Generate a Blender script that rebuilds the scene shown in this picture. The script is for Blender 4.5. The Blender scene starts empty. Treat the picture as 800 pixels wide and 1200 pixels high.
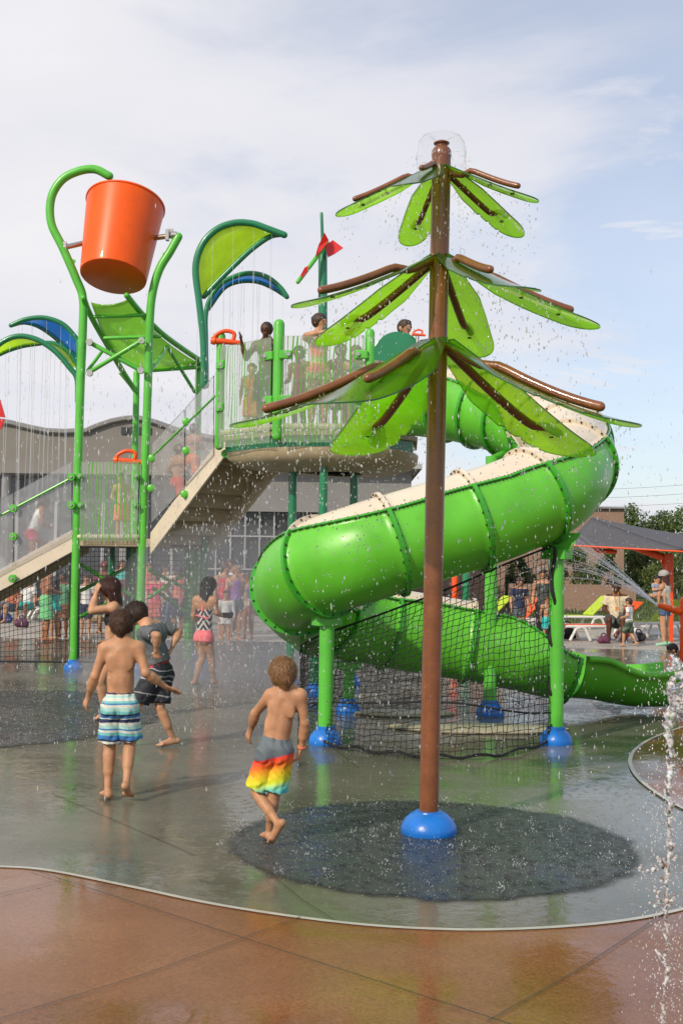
import bpy, math, random
import numpy as np
from mathutils import Vector, Matrix, Euler
random.seed(7); rng = np.random.default_rng(11)
sc = bpy.context.scene
col = sc.collection
V = Vector
rad = math.radians

# ------------------------------------------------------------------ camera
CH, FPX = 1.6, 1350.0
cam_rot = Euler((rad(90 + 2.67), 0, 0)).to_matrix() @ Matrix.Rotation(rad(0.8), 3, 'Z')
cam_loc = V((0, 0, CH))
cd = bpy.data.cameras.new('camera'); cam = bpy.data.objects.new('camera', cd); col.objects.link(cam)
cd.sensor_fit = 'HORIZONTAL'; cd.sensor_width = 24; cd.lens = 24 * FPX / 800
cd.clip_start = 0.05; cd.clip_end = 4000
cam.location = cam_loc; cam.rotation_euler = cam_rot.to_euler()
sc.camera = cam

def ray(px, py):
    return cam_rot @ V(((px - 400) / FPX, (600 - py) / FPX, -1))
def W(px, py, Y):                       # point of the place seen at a photo position, at distance Y
    d = ray(px, py); return cam_loc + d * (Y / d.y)
def G(px, py, z=0.0):                   # the same on the ground
    d = ray(px, py); return cam_loc + d * ((z - CH) / d.z)
def Wz(px, py, Y, z):
    p = W(px, py, Y); p.z = z; return p
def lerp(a, b, t): return a + (b - a) * t

# ------------------------------------------------------------------ tagging
def tag(o, label=None, cat=None, group=None, kind=None):
    if label: o['label'] = label
    if cat: o['category'] = cat
    if group: o['group'] = group
    if kind: o['kind'] = kind
    return o
def empty(name, loc, label=None, cat=None, group=None):
    o = bpy.data.objects.new(name, None); col.objects.link(o); o.location = loc
    o.empty_display_size = 0.1
    return tag(o, label, cat, group)
def wloc(o):
    l = V((0, 0, 0))
    while o is not None:
        l = l + o.location; o = o.parent
    return l
def copy_tree(o, parent=None):
    c = o.copy(); col.objects.link(c); c.parent = parent
    for ch in list(o.children): copy_tree(ch, c)
    return c

def outward(me):
    import bmesh
    bm = bmesh.new(); bm.from_mesh(me); bmesh.ops.recalc_face_normals(bm, faces=bm.faces); bm.to_mesh(me); bm.free()
def make_mesh(name, verts, faces, mat, parent=None, loc=None, smooth=True, mats=None, fmat=None):
    off = wloc(parent) if parent else V((0, 0, 0))
    if loc is not None: off = off + V(loc) if parent else V(loc)
    vs = np.asarray([tuple(v) for v in verts], dtype=np.float64).reshape(-1, 3) - np.array(off)
    me = bpy.data.meshes.new(name)
    me.from_pydata(vs.tolist(), [], faces); me.update()
    for m in (mats or [mat]): me.materials.append(m)
    if fmat is not None: me.polygons.foreach_set('material_index', fmat)
    if smooth: me.polygons.foreach_set('use_smooth', [True] * len(me.polygons))
    o = bpy.data.objects.new(name, me); col.objects.link(o)
    if parent: o.parent = parent
    if loc is not None: o.location = loc
    return o

def frame_dirs(pts):
    n = len(pts); T = []
    for i in range(n):
        a = pts[max(i - 1, 0)]; b = pts[min(i + 1, n - 1)]
        T.append((b - a).normalized())
    u = V((0, 0, 1)) if abs(T[0].z) < 0.9 else V((1, 0, 0))
    u = (u - T[0] * u.dot(T[0])).normalized(); U = [u]
    for i in range(1, n):
        u = U[-1]; u = (u - T[i] * u.dot(T[i])); u = u.normalized() if u.length > 1e-6 else U[-1]
        U.append(u)
    return T, U
def spline(cps, n=8):
    cps = [V(c) for c in cps]
    if len(cps) < 3: return cps
    out = []
    P = [cps[0] * 2 - cps[1]] + cps + [cps[-1] * 2 - cps[-2]]
    for i in range(1, len(P) - 2):
        for k in range(n):
            t = k / n; a, b, c, d = P[i - 1], P[i], P[i + 1], P[i + 2]
            out.append(0.5 * ((2 * b) + (c - a) * t + (2 * a - 5 * b + 4 * c - d) * t * t + (3 * b - a - 3 * c + d) * t ** 3))
    out.append(cps[-1]); return out

class MB:
    def __init__(s): s.v = []; s.f = []
    def add(s, vs, fs):
        b = len(s.v); s.v += [V(x) for x in vs]; s.f += [tuple(i + b for i in f) for f in fs]; return s
    def tube(s, pts, r, n=12, cap=True, rnd=False):
        pts = [V(p) for p in pts]; rs = r if isinstance(r, (list, tuple)) else [r] * len(pts)
        rs = list(rs)
        if rnd:
            T, U = frame_dirs(pts)
            a, b = pts[0], pts[-1]; ra, rb = rs[0], rs[-1]
            pre = [a - T[0] * ra * q for q in (0.97, 0.75, 0.4)]; prr = [ra * q for q in (0.22, 0.66, 0.91)]
            post = [b + T[-1] * rb * q for q in (0.4, 0.75, 0.97)]; por = [rb * q for q in (0.91, 0.66, 0.22)]
            pts = pre + pts + post; rs = prr + rs + por
        T, U = frame_dirs(pts); vs = []; fs = []
        for p, t, u, rr in zip(pts, T, U, rs):
            w = t.cross(u)
            for k in range(n):
                a = 2 * math.pi * k / n; vs.append(p + (u * math.cos(a) + w * math.sin(a)) * rr)
        for i in range(len(pts) - 1):
            for k in range(n):
                k2 = (k + 1) % n
                fs.append((i * n + k, i * n + k2, (i + 1) * n + k2, (i + 1) * n + k))
        if cap:
            fs.append(tuple(range(n))[::-1]); fs.append(tuple((len(pts) - 1) * n + k for k in range(n)))
        return s.add(vs, fs)
    def box(s, c, size, rz=0, M=None):
        c = V(c); R = M or Matrix.Rotation(rz, 3, 'Z'); hx, hy, hz = [q / 2 for q in size]
        vs = [c + R @ V((x * hx, y * hy, z * hz)) for z in (-1, 1) for y in (-1, 1) for x in (-1, 1)]
        return s.add(vs, [(0, 2, 3, 1), (4, 5, 7, 6), (0, 1, 5, 4), (2, 6, 7, 3), (0, 4, 6, 2), (1, 3, 7, 5)])
    def slab(s, poly, th):              # polygon swept along vector th
        poly = [V(p) for p in poly]; th = V(th); n = len(poly)
        vs = poly + [p + th for p in poly]
        fs = [tuple(range(n))[::-1], tuple(range(n, 2 * n))] + [(i, (i + 1) % n, n + (i + 1) % n, n + i) for i in range(n)]
        return s.add(vs, fs)
    def lathe(s, c, prof, n=24, M=None):  # profile of (r, z)
        c = V(c); M = M or Matrix.Identity(3); vs = []; fs = []
        for r, z in prof:
            for k in range(n):
                a = 2 * math.pi * k / n; vs.append(c + M @ V((r * math.cos(a), r * math.sin(a), z)))
        for i in range(len(prof) - 1):
            for k in range(n):
                k2 = (k + 1) % n; fs.append((i * n + k, i * n + k2, (i + 1) * n + k2, (i + 1) * n + k))
        fs.append(tuple(range(n))[::-1]); fs.append(tuple((len(prof) - 1) * n + k for k in range(n)))
        return s.add(vs, fs)
    def ico(s, c, r, sz=1.0, M=None):
        c = V(c); n = 6; vs = [c + V((0, 0, -r * sz))]
        rings = [(-0.5, .87), (0.5, .87)] if r < 0.02 else [(-.75, .66), (-.3, .95), (.3, .95), (.75, .66)]
        for z, q in rings:
            for k in range(n):
                a = 2 * math.pi * k / n; vs.append(c + V((r * q * math.cos(a), r * q * math.sin(a), r * z * sz)))
        vs.append(c + V((0, 0, r * sz))); fs = []; L = len(rings)
        for k in range(n):
            fs.append((0, 1 + (k + 1) % n, 1 + k))
            for i in range(L - 1):
                a = 1 + i * n; fs.append((a + k, a + (k + 1) % n, a + n + (k + 1) % n, a + n + k))
            a = 1 + (L - 1) * n; fs.append((a + k, a + (k + 1) % n, len(vs) - 1))
        return s.add(vs, fs)
    def build(s, name, mat, parent=None, loc=None, smooth=True, auto=True, bevel=0):
        o = make_mesh(name, s.v, s.f, mat, parent, loc, smooth)
        if bevel:
            m = o.modifiers.new('bevel', 'BEVEL'); m.width = bevel; m.segments = 2; m.limit_method = 'ANGLE'; m.angle_limit = rad(40)
        if smooth and auto:
            me = o.data
            try: me.set_sharp_from_angle(angle=rad(38))
            except Exception: pass
        return o

# ------------------------------------------------------------------ materials
def nt(m): return m.node_tree.nodes, m.node_tree.links
def mat(name, c, rough=0.5, metal=0, var=0.0, vscale=4.0, bump=0.0, bscale=40.0, coat=0.0, spec=0.5, sss=0.0, dirt=None, rvar=0.0):
    m = bpy.data.materials.new(name); m.use_nodes = True; N, L = nt(m)
    b = N['Principled BSDF']; b.inputs['Base Color'].default_value = (*c, 1); b.inputs['Roughness'].default_value = rough
    b.inputs['Metallic'].default_value = metal; b.inputs['Coat Weight'].default_value = coat; b.inputs['Specular IOR Level'].default_value = spec
    if sss:
        b.inputs['Subsurface Weight'].default_value = sss; b.inputs['Subsurface Radius'].default_value = (0.02, 0.008, 0.004); b.inputs['Subsurface Scale'].default_value = 0.5
    tc = N.new('ShaderNodeTexCoord')
    if var:
        n = N.new('ShaderNodeTexNoise'); n.inputs['Scale'].default_value = vscale; n.inputs['Detail'].default_value = 5
        L.new(tc.outputs['Object'], n.inputs['Vector'])
        mr = N.new('ShaderNodeMapRange'); mr.inputs[1].default_value = .3; mr.inputs[2].default_value = .7
        mr.inputs[3].default_value = 1 - var; mr.inputs[4].default_value = 1 + var; L.new(n.outputs['Fac'], mr.inputs[0])
        hs = N.new('ShaderNodeVectorMath'); hs.operation = 'SCALE'; hs.inputs[0].default_value = c; L.new(mr.outputs[0], hs.inputs['Scale'])
        L.new(hs.outputs[0], b.inputs['Base Color'])
        if rvar:
            m2 = N.new('ShaderNodeMapRange'); m2.inputs[1].default_value = .3; m2.inputs[2].default_value = .7
            m2.inputs[3].default_value = rough - rvar; m2.inputs[4].default_value = rough + rvar
            L.new(n.outputs['Fac'], m2.inputs[0]); L.new(m2.outputs[0], b.inputs['Roughness'])
    if bump:
        n2 = N.new('ShaderNodeTexNoise'); n2.inputs['Scale'].default_value = bscale; n2.inputs['Detail'].default_value = 4
        L.new(tc.outputs['Object'], n2.inputs['Vector']); bp = N.new('ShaderNodeBump'); bp.inputs['Strength'].default_value = bump
        bp.inputs['Distance'].default_value = 0.01; L.new(n2.outputs['Fac'], bp.inputs['Height']); L.new(bp.outputs[0], b.inputs['Normal'])
    return m
def ramp_node(N, stops, interp='LINEAR'):
    r = N.new('ShaderNodeValToRGB'); r.color_ramp.interpolation = interp; e = r.color_ramp.elements
    while len(e) < len(stops): e.new(0.5)
    for el, (p, c) in zip(e, stops): el.position = p; el.color = (*c, 1)
    return r
def math_n(N, L, op, a, b=None, c=None):
    n = N.new('ShaderNodeMath'); n.operation = op
    for i, x in enumerate((a, b, c)):
        if x is None: continue
        if isinstance(x, (int, float)): n.inputs[i].default_value = x
        else: L.new(x, n.inputs[i])
    return n.outputs[0]

WET = dict(rough=0.18, coat=0.5)
M = {}
M['green'] = mat('bright_green_paint', (0.095, 0.48, 0.045), 0.32, var=.10, coat=.15, rvar=.08)
M['dkgreen'] = mat('dark_green_paint', (0.012, 0.20, 0.085), 0.25, var=.06, coat=.3)
M['slide'] = mat('green_gelcoat', (0.115, 0.50, 0.028), 0.38, var=.14, vscale=3.0, coat=.10, rvar=.10, bump=.05, bscale=9)
M['slidedk'] = mat('green_flange_gelcoat', (0.04, 0.33, 0.02), 0.3, var=.1, coat=.2)
M['cream'] = mat('cream_gelcoat', (0.68, 0.59, 0.46), 0.32, var=.07, vscale=3, coat=.2)
M['cream2'] = mat('beige_step_plastic', (0.40, 0.33, 0.21), 0.45, var=.12, vscale=5)
M['orange'] = mat('orange_plastic', (0.84, 0.105, 0.004), 0.40, var=.07, coat=.08, spec=.3)
M['orange2'] = mat('orange_steel_paint', (0.82, 0.085, 0.012), 0.35, var=.06)
M['red'] = mat('red_plastic', (0.62, 0.02, 0.02), 0.3, var=.06)
M['blue'] = mat('blue_rubber', (0.008, 0.16, 0.60), 0.32, var=.15, vscale=9, bump=.15, bscale=60)
M['steel'] = mat('stainless', (0.5, 0.48, 0.44), 0.3, metal=1)
M['bolt'] = mat('dark_bolt', (0.06, 0.055, 0.045), 0.4, metal=.6)
M['net'] = mat('black_net_cord', (0.012, 0.012, 0.013), 0.7)
M['brown'] = mat('brown_bark_paint', (0.20, 0.070, 0.026), 0.28, var=.20, vscale=9, coat=.25, rvar=.10, bump=.12, bscale=55)
M['white'] = mat('white_plastic', (0.75, 0.75, 0.73), 0.4, var=.04)
M['black'] = mat('black_stuff', (0.015, 0.015, 0.017), 0.5)

def poly_mat(name, c, transp=0.0, transl=0.6, rough=.12, dark=None):   # dark: body colour seen by reflection, c: by transmission
    m = bpy.data.materials.new(name); m.use_nodes = True; N, L = nt(m); N.remove(N['Principled BSDF'])
    out = N['Material Output']; tc = N.new('ShaderNodeTexCoord'); n = N.new('ShaderNodeTexNoise'); n.inputs['Scale'].default_value = 7; n.inputs['Detail'].default_value = 5
    L.new(tc.outputs['Object'], n.inputs['Vector'])
    mr = N.new('ShaderNodeMapRange'); mr.inputs[1].default_value = .3; mr.inputs[2].default_value = .75; mr.inputs[3].default_value = .85; mr.inputs[4].default_value = 1.1
    L.new(n.outputs['Fac'], mr.inputs[0]); hs = N.new('ShaderNodeVectorMath'); hs.operation = 'SCALE'; hs.inputs[0].default_value = c; L.new(mr.outputs[0], hs.inputs['Scale'])
    d = N.new('ShaderNodeBsdfDiffuse'); t = N.new('ShaderNodeBsdfTranslucent'); g = N.new('ShaderNodeBsdfGlossy'); x = N.new('ShaderNodeBsdfTransparent')
    L.new(hs.outputs[0], t.inputs[0])
    if dark: d.inputs[0].default_value = (*dark, 1)
    else: L.new(hs.outputs[0], d.inputs[0])
    g.inputs['Roughness'].default_value = rough
    x.inputs[0].default_value = (*[min(1, q * 1.6 + .1) for q in c], 1)
    a = N.new('ShaderNodeMixShader'); a.inputs[0].default_value = transl; L.new(d.outputs[0], a.inputs[1]); L.new(t.outputs[0], a.inputs[2])
    b = N.new('ShaderNodeMixShader'); b.inputs[0].default_value = transp; L.new(a.outputs[0], b.inputs[1]); L.new(x.outputs[0], b.inputs[2])
    fr = N.new('ShaderNodeFresnel'); fr.inputs[0].default_value = 1.45
    e = N.new('ShaderNodeMixShader'); L.new(fr.outputs[0], e.inputs[0]); L.new(b.outputs[0], e.inputs[1]); L.new(g.outputs[0], e.inputs[2])
    # the exit face of the sheet is plain: the slab is shaded once, where the ray enters it
    ge = N.new('ShaderNodeNewGeometry'); z = N.new('ShaderNodeMixShader'); xx = N.new('ShaderNodeBsdfTransparent')
    L.new(ge.outputs['Backfacing'], z.inputs[0]); L.new(e.outputs[0], z.inputs[1]); L.new(xx.outputs[0], z.inputs[2])
    L.new(z.outputs[0], out.inputs[0]); m['front'] = 1; return m
M['leaf'] = poly_mat('green_leaf_panel', (0.34, 0.86, 0.008), .26, .66, dark=(.022, .13, .010))
M['lime'] = poly_mat('lime_arch_panel', (0.50, 0.90, 0.01), .12, .75)
M['bluep'] = poly_mat('blue_arch_panel', (0.01, 0.22, 0.75), .08, .6)
M['roofg'] = poly_mat('green_splash_plate', (0.24, 0.68, 0.04), .10, .65)
M['frost'] = poly_mat('frosted_panel', (0.70, 0.71, 0.75), .62, .5)
M['frost_edge'] = mat('dark_panel_edge', (0.05, 0.07, 0.05), .4)

def stripe_panel():
    m = poly_mat('grass_print_panel', (0.78, 0.77, 0.80), .66, .5); N, L = nt(m)
    out = N['Material Output']; zz = out.inputs[0].links[0].from_node; prev = zz.inputs[1].links[0].from_socket
    tc = N.new('ShaderNodeTexCoord'); uv = tc.outputs['UV']
    sep = N.new('ShaderNodeSeparateXYZ'); L.new(uv, sep.inputs[0])
    mp = N.new('ShaderNodeMapping'); mp.inputs['Scale'].default_value = (7, .9, 1); L.new(uv, mp.inputs['Vector'])
    n = N.new('ShaderNodeTexNoise'); n.inputs['Scale'].default_value = 1.0; n.inputs['Detail'].default_value = 1; L.new(mp.outputs[0], n.inputs['Vector'])
    w = math_n(N, L, 'MULTIPLY', n.outputs['Fac'], 2.2)
    xx = math_n(N, L, 'MULTIPLY', sep.outputs[0], 20.0)
    ph = math_n(N, L, 'FRACT', math_n(N, L, 'ADD', xx, w))
    dd = math_n(N, L, 'ABSOLUTE', math_n(N, L, 'SUBTRACT', ph, 0.5))
    wd = math_n(N, L, 'MULTIPLY_ADD', math_n(N, L, 'SINE', math_n(N, L, 'MULTIPLY_ADD', sep.outputs[1], 4.0, xx)), 0.04, 0.125)
    msk = math_n(N, L, 'LESS_THAN', dd, wd)
    g = N.new('ShaderNodeBsdfPrincipled'); g.inputs['Base Color'].default_value = (0.12, 0.50, 0.03, 1); g.inputs['Roughness'].default_value = .3
    tr = N.new('ShaderNodeBsdfTranslucent'); tr.inputs[0].default_value = (0.2, .6, .05, 1)
    gm = N.new('ShaderNodeMixShader'); gm.inputs[0].default_value = .4; L.new(g.outputs[0], gm.inputs[1]); L.new(tr.outputs[0], gm.inputs[2])
    mx = N.new('ShaderNodeMixShader'); L.new(msk, mx.inputs[0]); L.new(prev, mx.inputs[1]); L.new(gm.outputs[0], mx.inputs[2])
    L.new(mx.outputs[0], zz.inputs[1]); return m
M['stripe'] = stripe_panel()

def water_mat(name='water', white=.45, transp=.3):  # partly white, partly clear
    m = bpy.data.materials.new(name); m.use_nodes = True; N, L = nt(m); b = N['Principled BSDF']
    b.inputs['Base Color'].default_value = (.93, .95, .97, 1); b.inputs['Roughness'].default_value = .08
    x = N.new('ShaderNodeBsdfTransparent'); g = N.new('ShaderNodeBsdfGlossy'); g.inputs['Roughness'].default_value = .05
    t = N.new('ShaderNodeBsdfTranslucent'); t.inputs[0].default_value = (.95, .96, .98, 1)
    fr = N.new('ShaderNodeFresnel'); fr.inputs[0].default_value = 1.33
    a = N.new('ShaderNodeMixShader'); a.inputs[0].default_value = .5; L.new(b.outputs[0], a.inputs[1]); L.new(t.outputs[0], a.inputs[2])
    c = N.new('ShaderNodeMixShader'); c.inputs[0].default_value = 1 - white; L.new(a.outputs[0], c.inputs[1]); L.new(x.outputs[0], c.inputs[2])
    d = N.new('ShaderNodeMixShader'); L.new(fr.outputs[0], d.inputs[0]); L.new(c.outputs[0], d.inputs[1]); L.new(g.outputs[0], d.inputs[2])
    ge = N.new('ShaderNodeNewGeometry'); z = N.new('ShaderNodeMixShader'); xx = N.new('ShaderNodeBsdfTransparent')
    L.new(ge.outputs['Backfacing'], z.inputs[0]); L.new(d.outputs[0], z.inputs[1]); L.new(xx.outputs[0], z.inputs[2])
    L.new(z.outputs[0], N['Material Output'].inputs[0]); return m
M['water'] = water_mat('falling_water', .42)
M['thinwater'] = water_mat('thin_water_film', .07)
M['foam'] = water_mat('white_water', .75)
def glass_water():
    m = bpy.data.materials.new('clear_water'); m.use_nodes = True; b = m.node_tree.nodes['Principled BSDF']
    b.inputs['Transmission Weight'].default_value = 1; b.inputs['IOR'].default_value = 1.33; b.inputs['Roughness'].default_value = .03
    return m
M['clear'] = glass_water()
# ------------------------------------------------------------------ smooth bodies (distance field -> surface nets)
def _cone(P, a, b, ra, rb):
    ba = b - a; L2 = float(ba @ ba) + 1e-12
    t = np.clip(((P - a) @ ba) / L2, 0, 1)
    q = P - a - t[..., None] * ba
    return np.sqrt((q * q).sum(-1)) - (ra + (rb - ra) * t)
class Field:
    def __init__(s): s.p = []
    def cone(s, a, b, ra, rb, flat=None, k=None, cuts=None, sub=False):
        s.p.append(('c', np.array(a, float), np.array(b, float), float(ra), float(rb), flat, k, cuts, sub)); return s
    def ell(s, c, R, r, k=None, cuts=None, sub=False):     # R: 3x3 rows = axes
        s.p.append(('e', np.array(c, float), np.array(R, float), np.array(r, float), None, None, k, cuts, sub)); return s
    def bounds(s):
        lo = np.full(3, 1e9); hi = -lo
        for p in s.p:
            if p[8]: continue
            if p[0] == 'c':
                m = max(p[3], p[4]); a = np.minimum(p[1], p[2]) - m; b = np.maximum(p[1], p[2]) + m
            else:
                m = p[3].max(); a = p[1] - m; b = p[1] + m
            lo = np.minimum(lo, a); hi = np.maximum(hi, b)
        return lo, hi
    def mesh(s, h, k0, noise=None, gcuts=None):
        lo, hi = s.bounds(); lo = lo - 3 * h; hi = hi + 3 * h
        n = np.ceil((hi - lo) / h).astype(int) + 1
        F = np.full(n, 1.0, dtype=np.float32)
        ax = [lo[i] + h * np.arange(n[i]) for i in range(3)]
        for p in s.p:
            k = p[6] if p[6] is not None else k0
            if p[0] == 'c': m = max(p[3], p[4]); a = np.minimum(p[1], p[2]) - m; b = np.maximum(p[1], p[2]) + m
            else: m = p[3].max(); a = p[1] - m; b = p[1] + m
            mg = k * 1.2 + 2 * h
            i0 = np.clip(np.floor((a - mg - lo) / h).astype(int), 0, n - 1); i1 = np.clip(np.ceil((b + mg - lo) / h).astype(int) + 1, 1, n)
            sl = tuple(slice(i0[q], i1[q]) for q in range(3))
            g = np.meshgrid(*[ax[q][sl[q]] for q in range(3)], indexing='ij'); P = np.stack(g, -1)
            if P.size == 0: continue
            if p[0] == 'c':
                if p[5] is not None:
                    nn, fl = np.array(p[5][0], float), p[5][1]; c = (p[1] + p[2]) / 2
                    def sq(X): return X + (1 / fl - 1) * ((X - c) @ nn)[..., None] * nn
                    d = _cone(sq(P), sq(p[1]), sq(p[2]), p[3], p[4]) * (fl ** .5)
                else: d = _cone(P, p[1], p[2], p[3], p[4])
            else:
                q = (P - p[1]) @ p[2].T; l = np.sqrt(((q / p[3]) ** 2).sum(-1)); l2 = np.sqrt(((q / (p[3] ** 2)) ** 2).sum(-1)) + 1e-9
                d = l * (l - 1) / l2
            if p[7]:
                for cp, cn in p[7]: d = np.maximum(d, (P - np.array(cp, float)) @ np.array(cn, float))
            f = F[sl]
            if p[8]:
                hh = np.clip(.5 - .5 * (f + d) / k, 0, 1); F[sl] = f + (-d - f) * hh + k * hh * (1 - hh)
            else:
                hh = np.clip(.5 + .5 * (f - d) / k, 0, 1); F[sl] = f + (d - f) * hh - k * hh * (1 - hh)
        if noise or gcuts:
            g = np.meshgrid(*ax, indexing='ij'); P = np.stack(g, -1)
            if noise: F = F + noise(P)
            for cp, cn in (gcuts or []): F = np.maximum(F, (P - np.array(cp, float)) @ np.array(cn, float))
        return surf_nets(F, lo, h)
def surf_nets(F, lo, h):
    S = F < 0
    c8 = [(a, b, c) for a in (0, 1) for b in (0, 1) for c in (0, 1)]
    nx, ny, nz = [q - 1 for q in F.shape]
    cnt = np.zeros((nx, ny, nz), dtype=np.int8)
    for a, b, c in c8: cnt += S[a:a + nx, b:b + ny, c:c + nz]
    act = (cnt > 0) & (cnt < 8); I = np.argwhere(act)
    if len(I) == 0: return np.zeros((0, 3)), []
    val = {q: F[I[:, 0] + q[0], I[:, 1] + q[1], I[:, 2] + q[2]] for q in c8}
    acc = np.zeros((len(I), 3)); w = np.zeros(len(I))
    for q in c8:
        for ax in range(3):
            if q[ax]: continue
            r = list(q); r[ax] = 1; r = tuple(r); va, vb = val[q], val[r]
            m = (va < 0) != (vb < 0); t = np.where(m, va / np.where(va == vb, 1, va - vb), 0)
            pos = np.tile(np.array(q, float), (len(I), 1)); pos[:, ax] += t
            acc[m] += pos[m]; w[m] += 1
    Vv = lo + h * (I + acc / w[:, None])
    idx = np.full((nx, ny, nz), -1, dtype=np.int64); idx[act] = np.arange(len(I)); Q = []
    for ax in range(3):
        o1, o2 = [(1, 2), (2, 0), (0, 1)][ax]
        sh = list(F.shape); sh[ax] -= 1
        A = S[tuple(slice(0, sh[i]) for i in range(3))]
        s2 = [slice(0, sh[i]) for i in range(3)]; s2[ax] = slice(1, F.shape[ax]); B = S[tuple(s2)]
        E = np.argwhere(A != B); E = E[(E[:, o1] > 0) & (E[:, o2] > 0) & (E[:, o1] < F.shape[o1] - 1) & (E[:, o2] < F.shape[o2] - 1)]
        if len(E) == 0: continue
        def gi(d1, d2):
            X = E.copy(); X[:, o1] -= d1; X[:, o2] -= d2; return idx[X[:, 0], X[:, 1], X[:, 2]]
        q = np.stack([gi(1, 1), gi(0, 1), gi(0, 0), gi(1, 0)], 1)
        fl = ~A[E[:, 0], E[:, 1], E[:, 2]]; q[fl] = q[fl][:, ::-1]; Q.append(q)
    return Vv, np.concatenate(Q)
def np_mesh(name, Vv, Q, m, parent=None, loc=None):
    off = np.array(wloc(parent)) if parent else np.array(loc if loc is not None else (0, 0, 0))
    me = bpy.data.meshes.new(name); Vv = Vv - off; n = len(Q)
    me.vertices.add(len(Vv)); me.vertices.foreach_set('co', Vv.astype(np.float32).ravel())
    me.loops.add(n * 4); me.loops.foreach_set('vertex_index', np.asarray(Q).astype(np.int32).ravel())
    me.polygons.add(n); me.polygons.foreach_set('loop_start', np.arange(0, n * 4, 4, dtype=np.int32)); me.polygons.foreach_set('loop_total', np.full(n, 4, dtype=np.int32))
    me.polygons.foreach_set('use_smooth', np.ones(n, dtype=bool)); me.update(calc_edges=True); me.validate()
    me.materials.append(m); o = bpy.data.objects.new(name, me); col.objects.link(o)
    if parent: o.parent = parent
    else: o.location = off
    return o

def skin_mat(name, c):
    m = mat(name, c, .50, var=.22, vscale=11, rvar=.12, bump=.22, bscale=70, sss=.10, spec=.35); return m
SK = {'fair': skin_mat('skin_fair', (0.50, 0.27, 0.16)), 'tan': skin_mat('skin_tan', (0.47, 0.245, 0.135)),
      'olive': skin_mat('skin_olive', (0.34, 0.15, 0.075)), 'dark': skin_mat('skin_dark', (0.085, 0.035, 0.018)), 'brown': skin_mat('skin_brown', (0.19, 0.085, 0.045))}
def hair_mat(name, c, c2):
    m = mat(name, c, .5); N, L = nt(m); b = N['Principled BSDF']; tc = N.new('ShaderNodeTexCoord'); mp = N.new('ShaderNodeMapping'); mp.inputs['Scale'].default_value = (170, 170, 34)
    L.new(tc.outputs['Object'], mp.inputs[0]); n = N.new('ShaderNodeTexNoise'); n.inputs['Scale'].default_value = 1; n.inputs['Detail'].default_value = 6; n.inputs['Distortion'].default_value = .8
    L.new(mp.outputs[0], n.inputs['Vector']); r = ramp_node(N, [(.32, c), (.68, c2)]); L.new(n.outputs['Fac'], r.inputs[0]); L.new(r.outputs[0], b.inputs['Base Color'])
    bp = N.new('ShaderNodeBump'); bp.inputs['Strength'].default_value = .9; bp.inputs['Distance'].default_value = .006; L.new(n.outputs['Fac'], bp.inputs['Height']); L.new(bp.outputs[0], b.inputs['Normal'])
    return m
HR = {'blond': hair_mat('hair_sandy', (0.14, 0.070, 0.028), (0.38, 0.21, 0.09)), 'brown': hair_mat('hair_brown', (0.035, 0.014, 0.006), (0.11, 0.048, 0.02)),
      'dkbrown': hair_mat('hair_dark_brown', (0.018, 0.008, 0.005), (0.06, 0.028, 0.016)), 'black': hair_mat('hair_black', (0.006, 0.005, 0.005), (0.022, 0.018, 0.017)),
      'auburn': hair_mat('hair_auburn', (0.025, 0.008, 0.005), (0.09, 0.022, 0.013)), 'grey': hair_mat('hair_grey', (.15, .14, .13), (.4, .38, .36))}
M['eye'] = mat('eye_dark', (0.02, 0.015, 0.012), .2); M['lip'] = mat('lip', (.33, .10, .075), .4)
CL = {}
def cloth(name, c, **k):
    if name not in CL: CL[name] = mat('cloth_' + name, c, .75, var=.12, vscale=14, bump=.35, bscale=16, **k)
    return CL[name]

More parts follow.
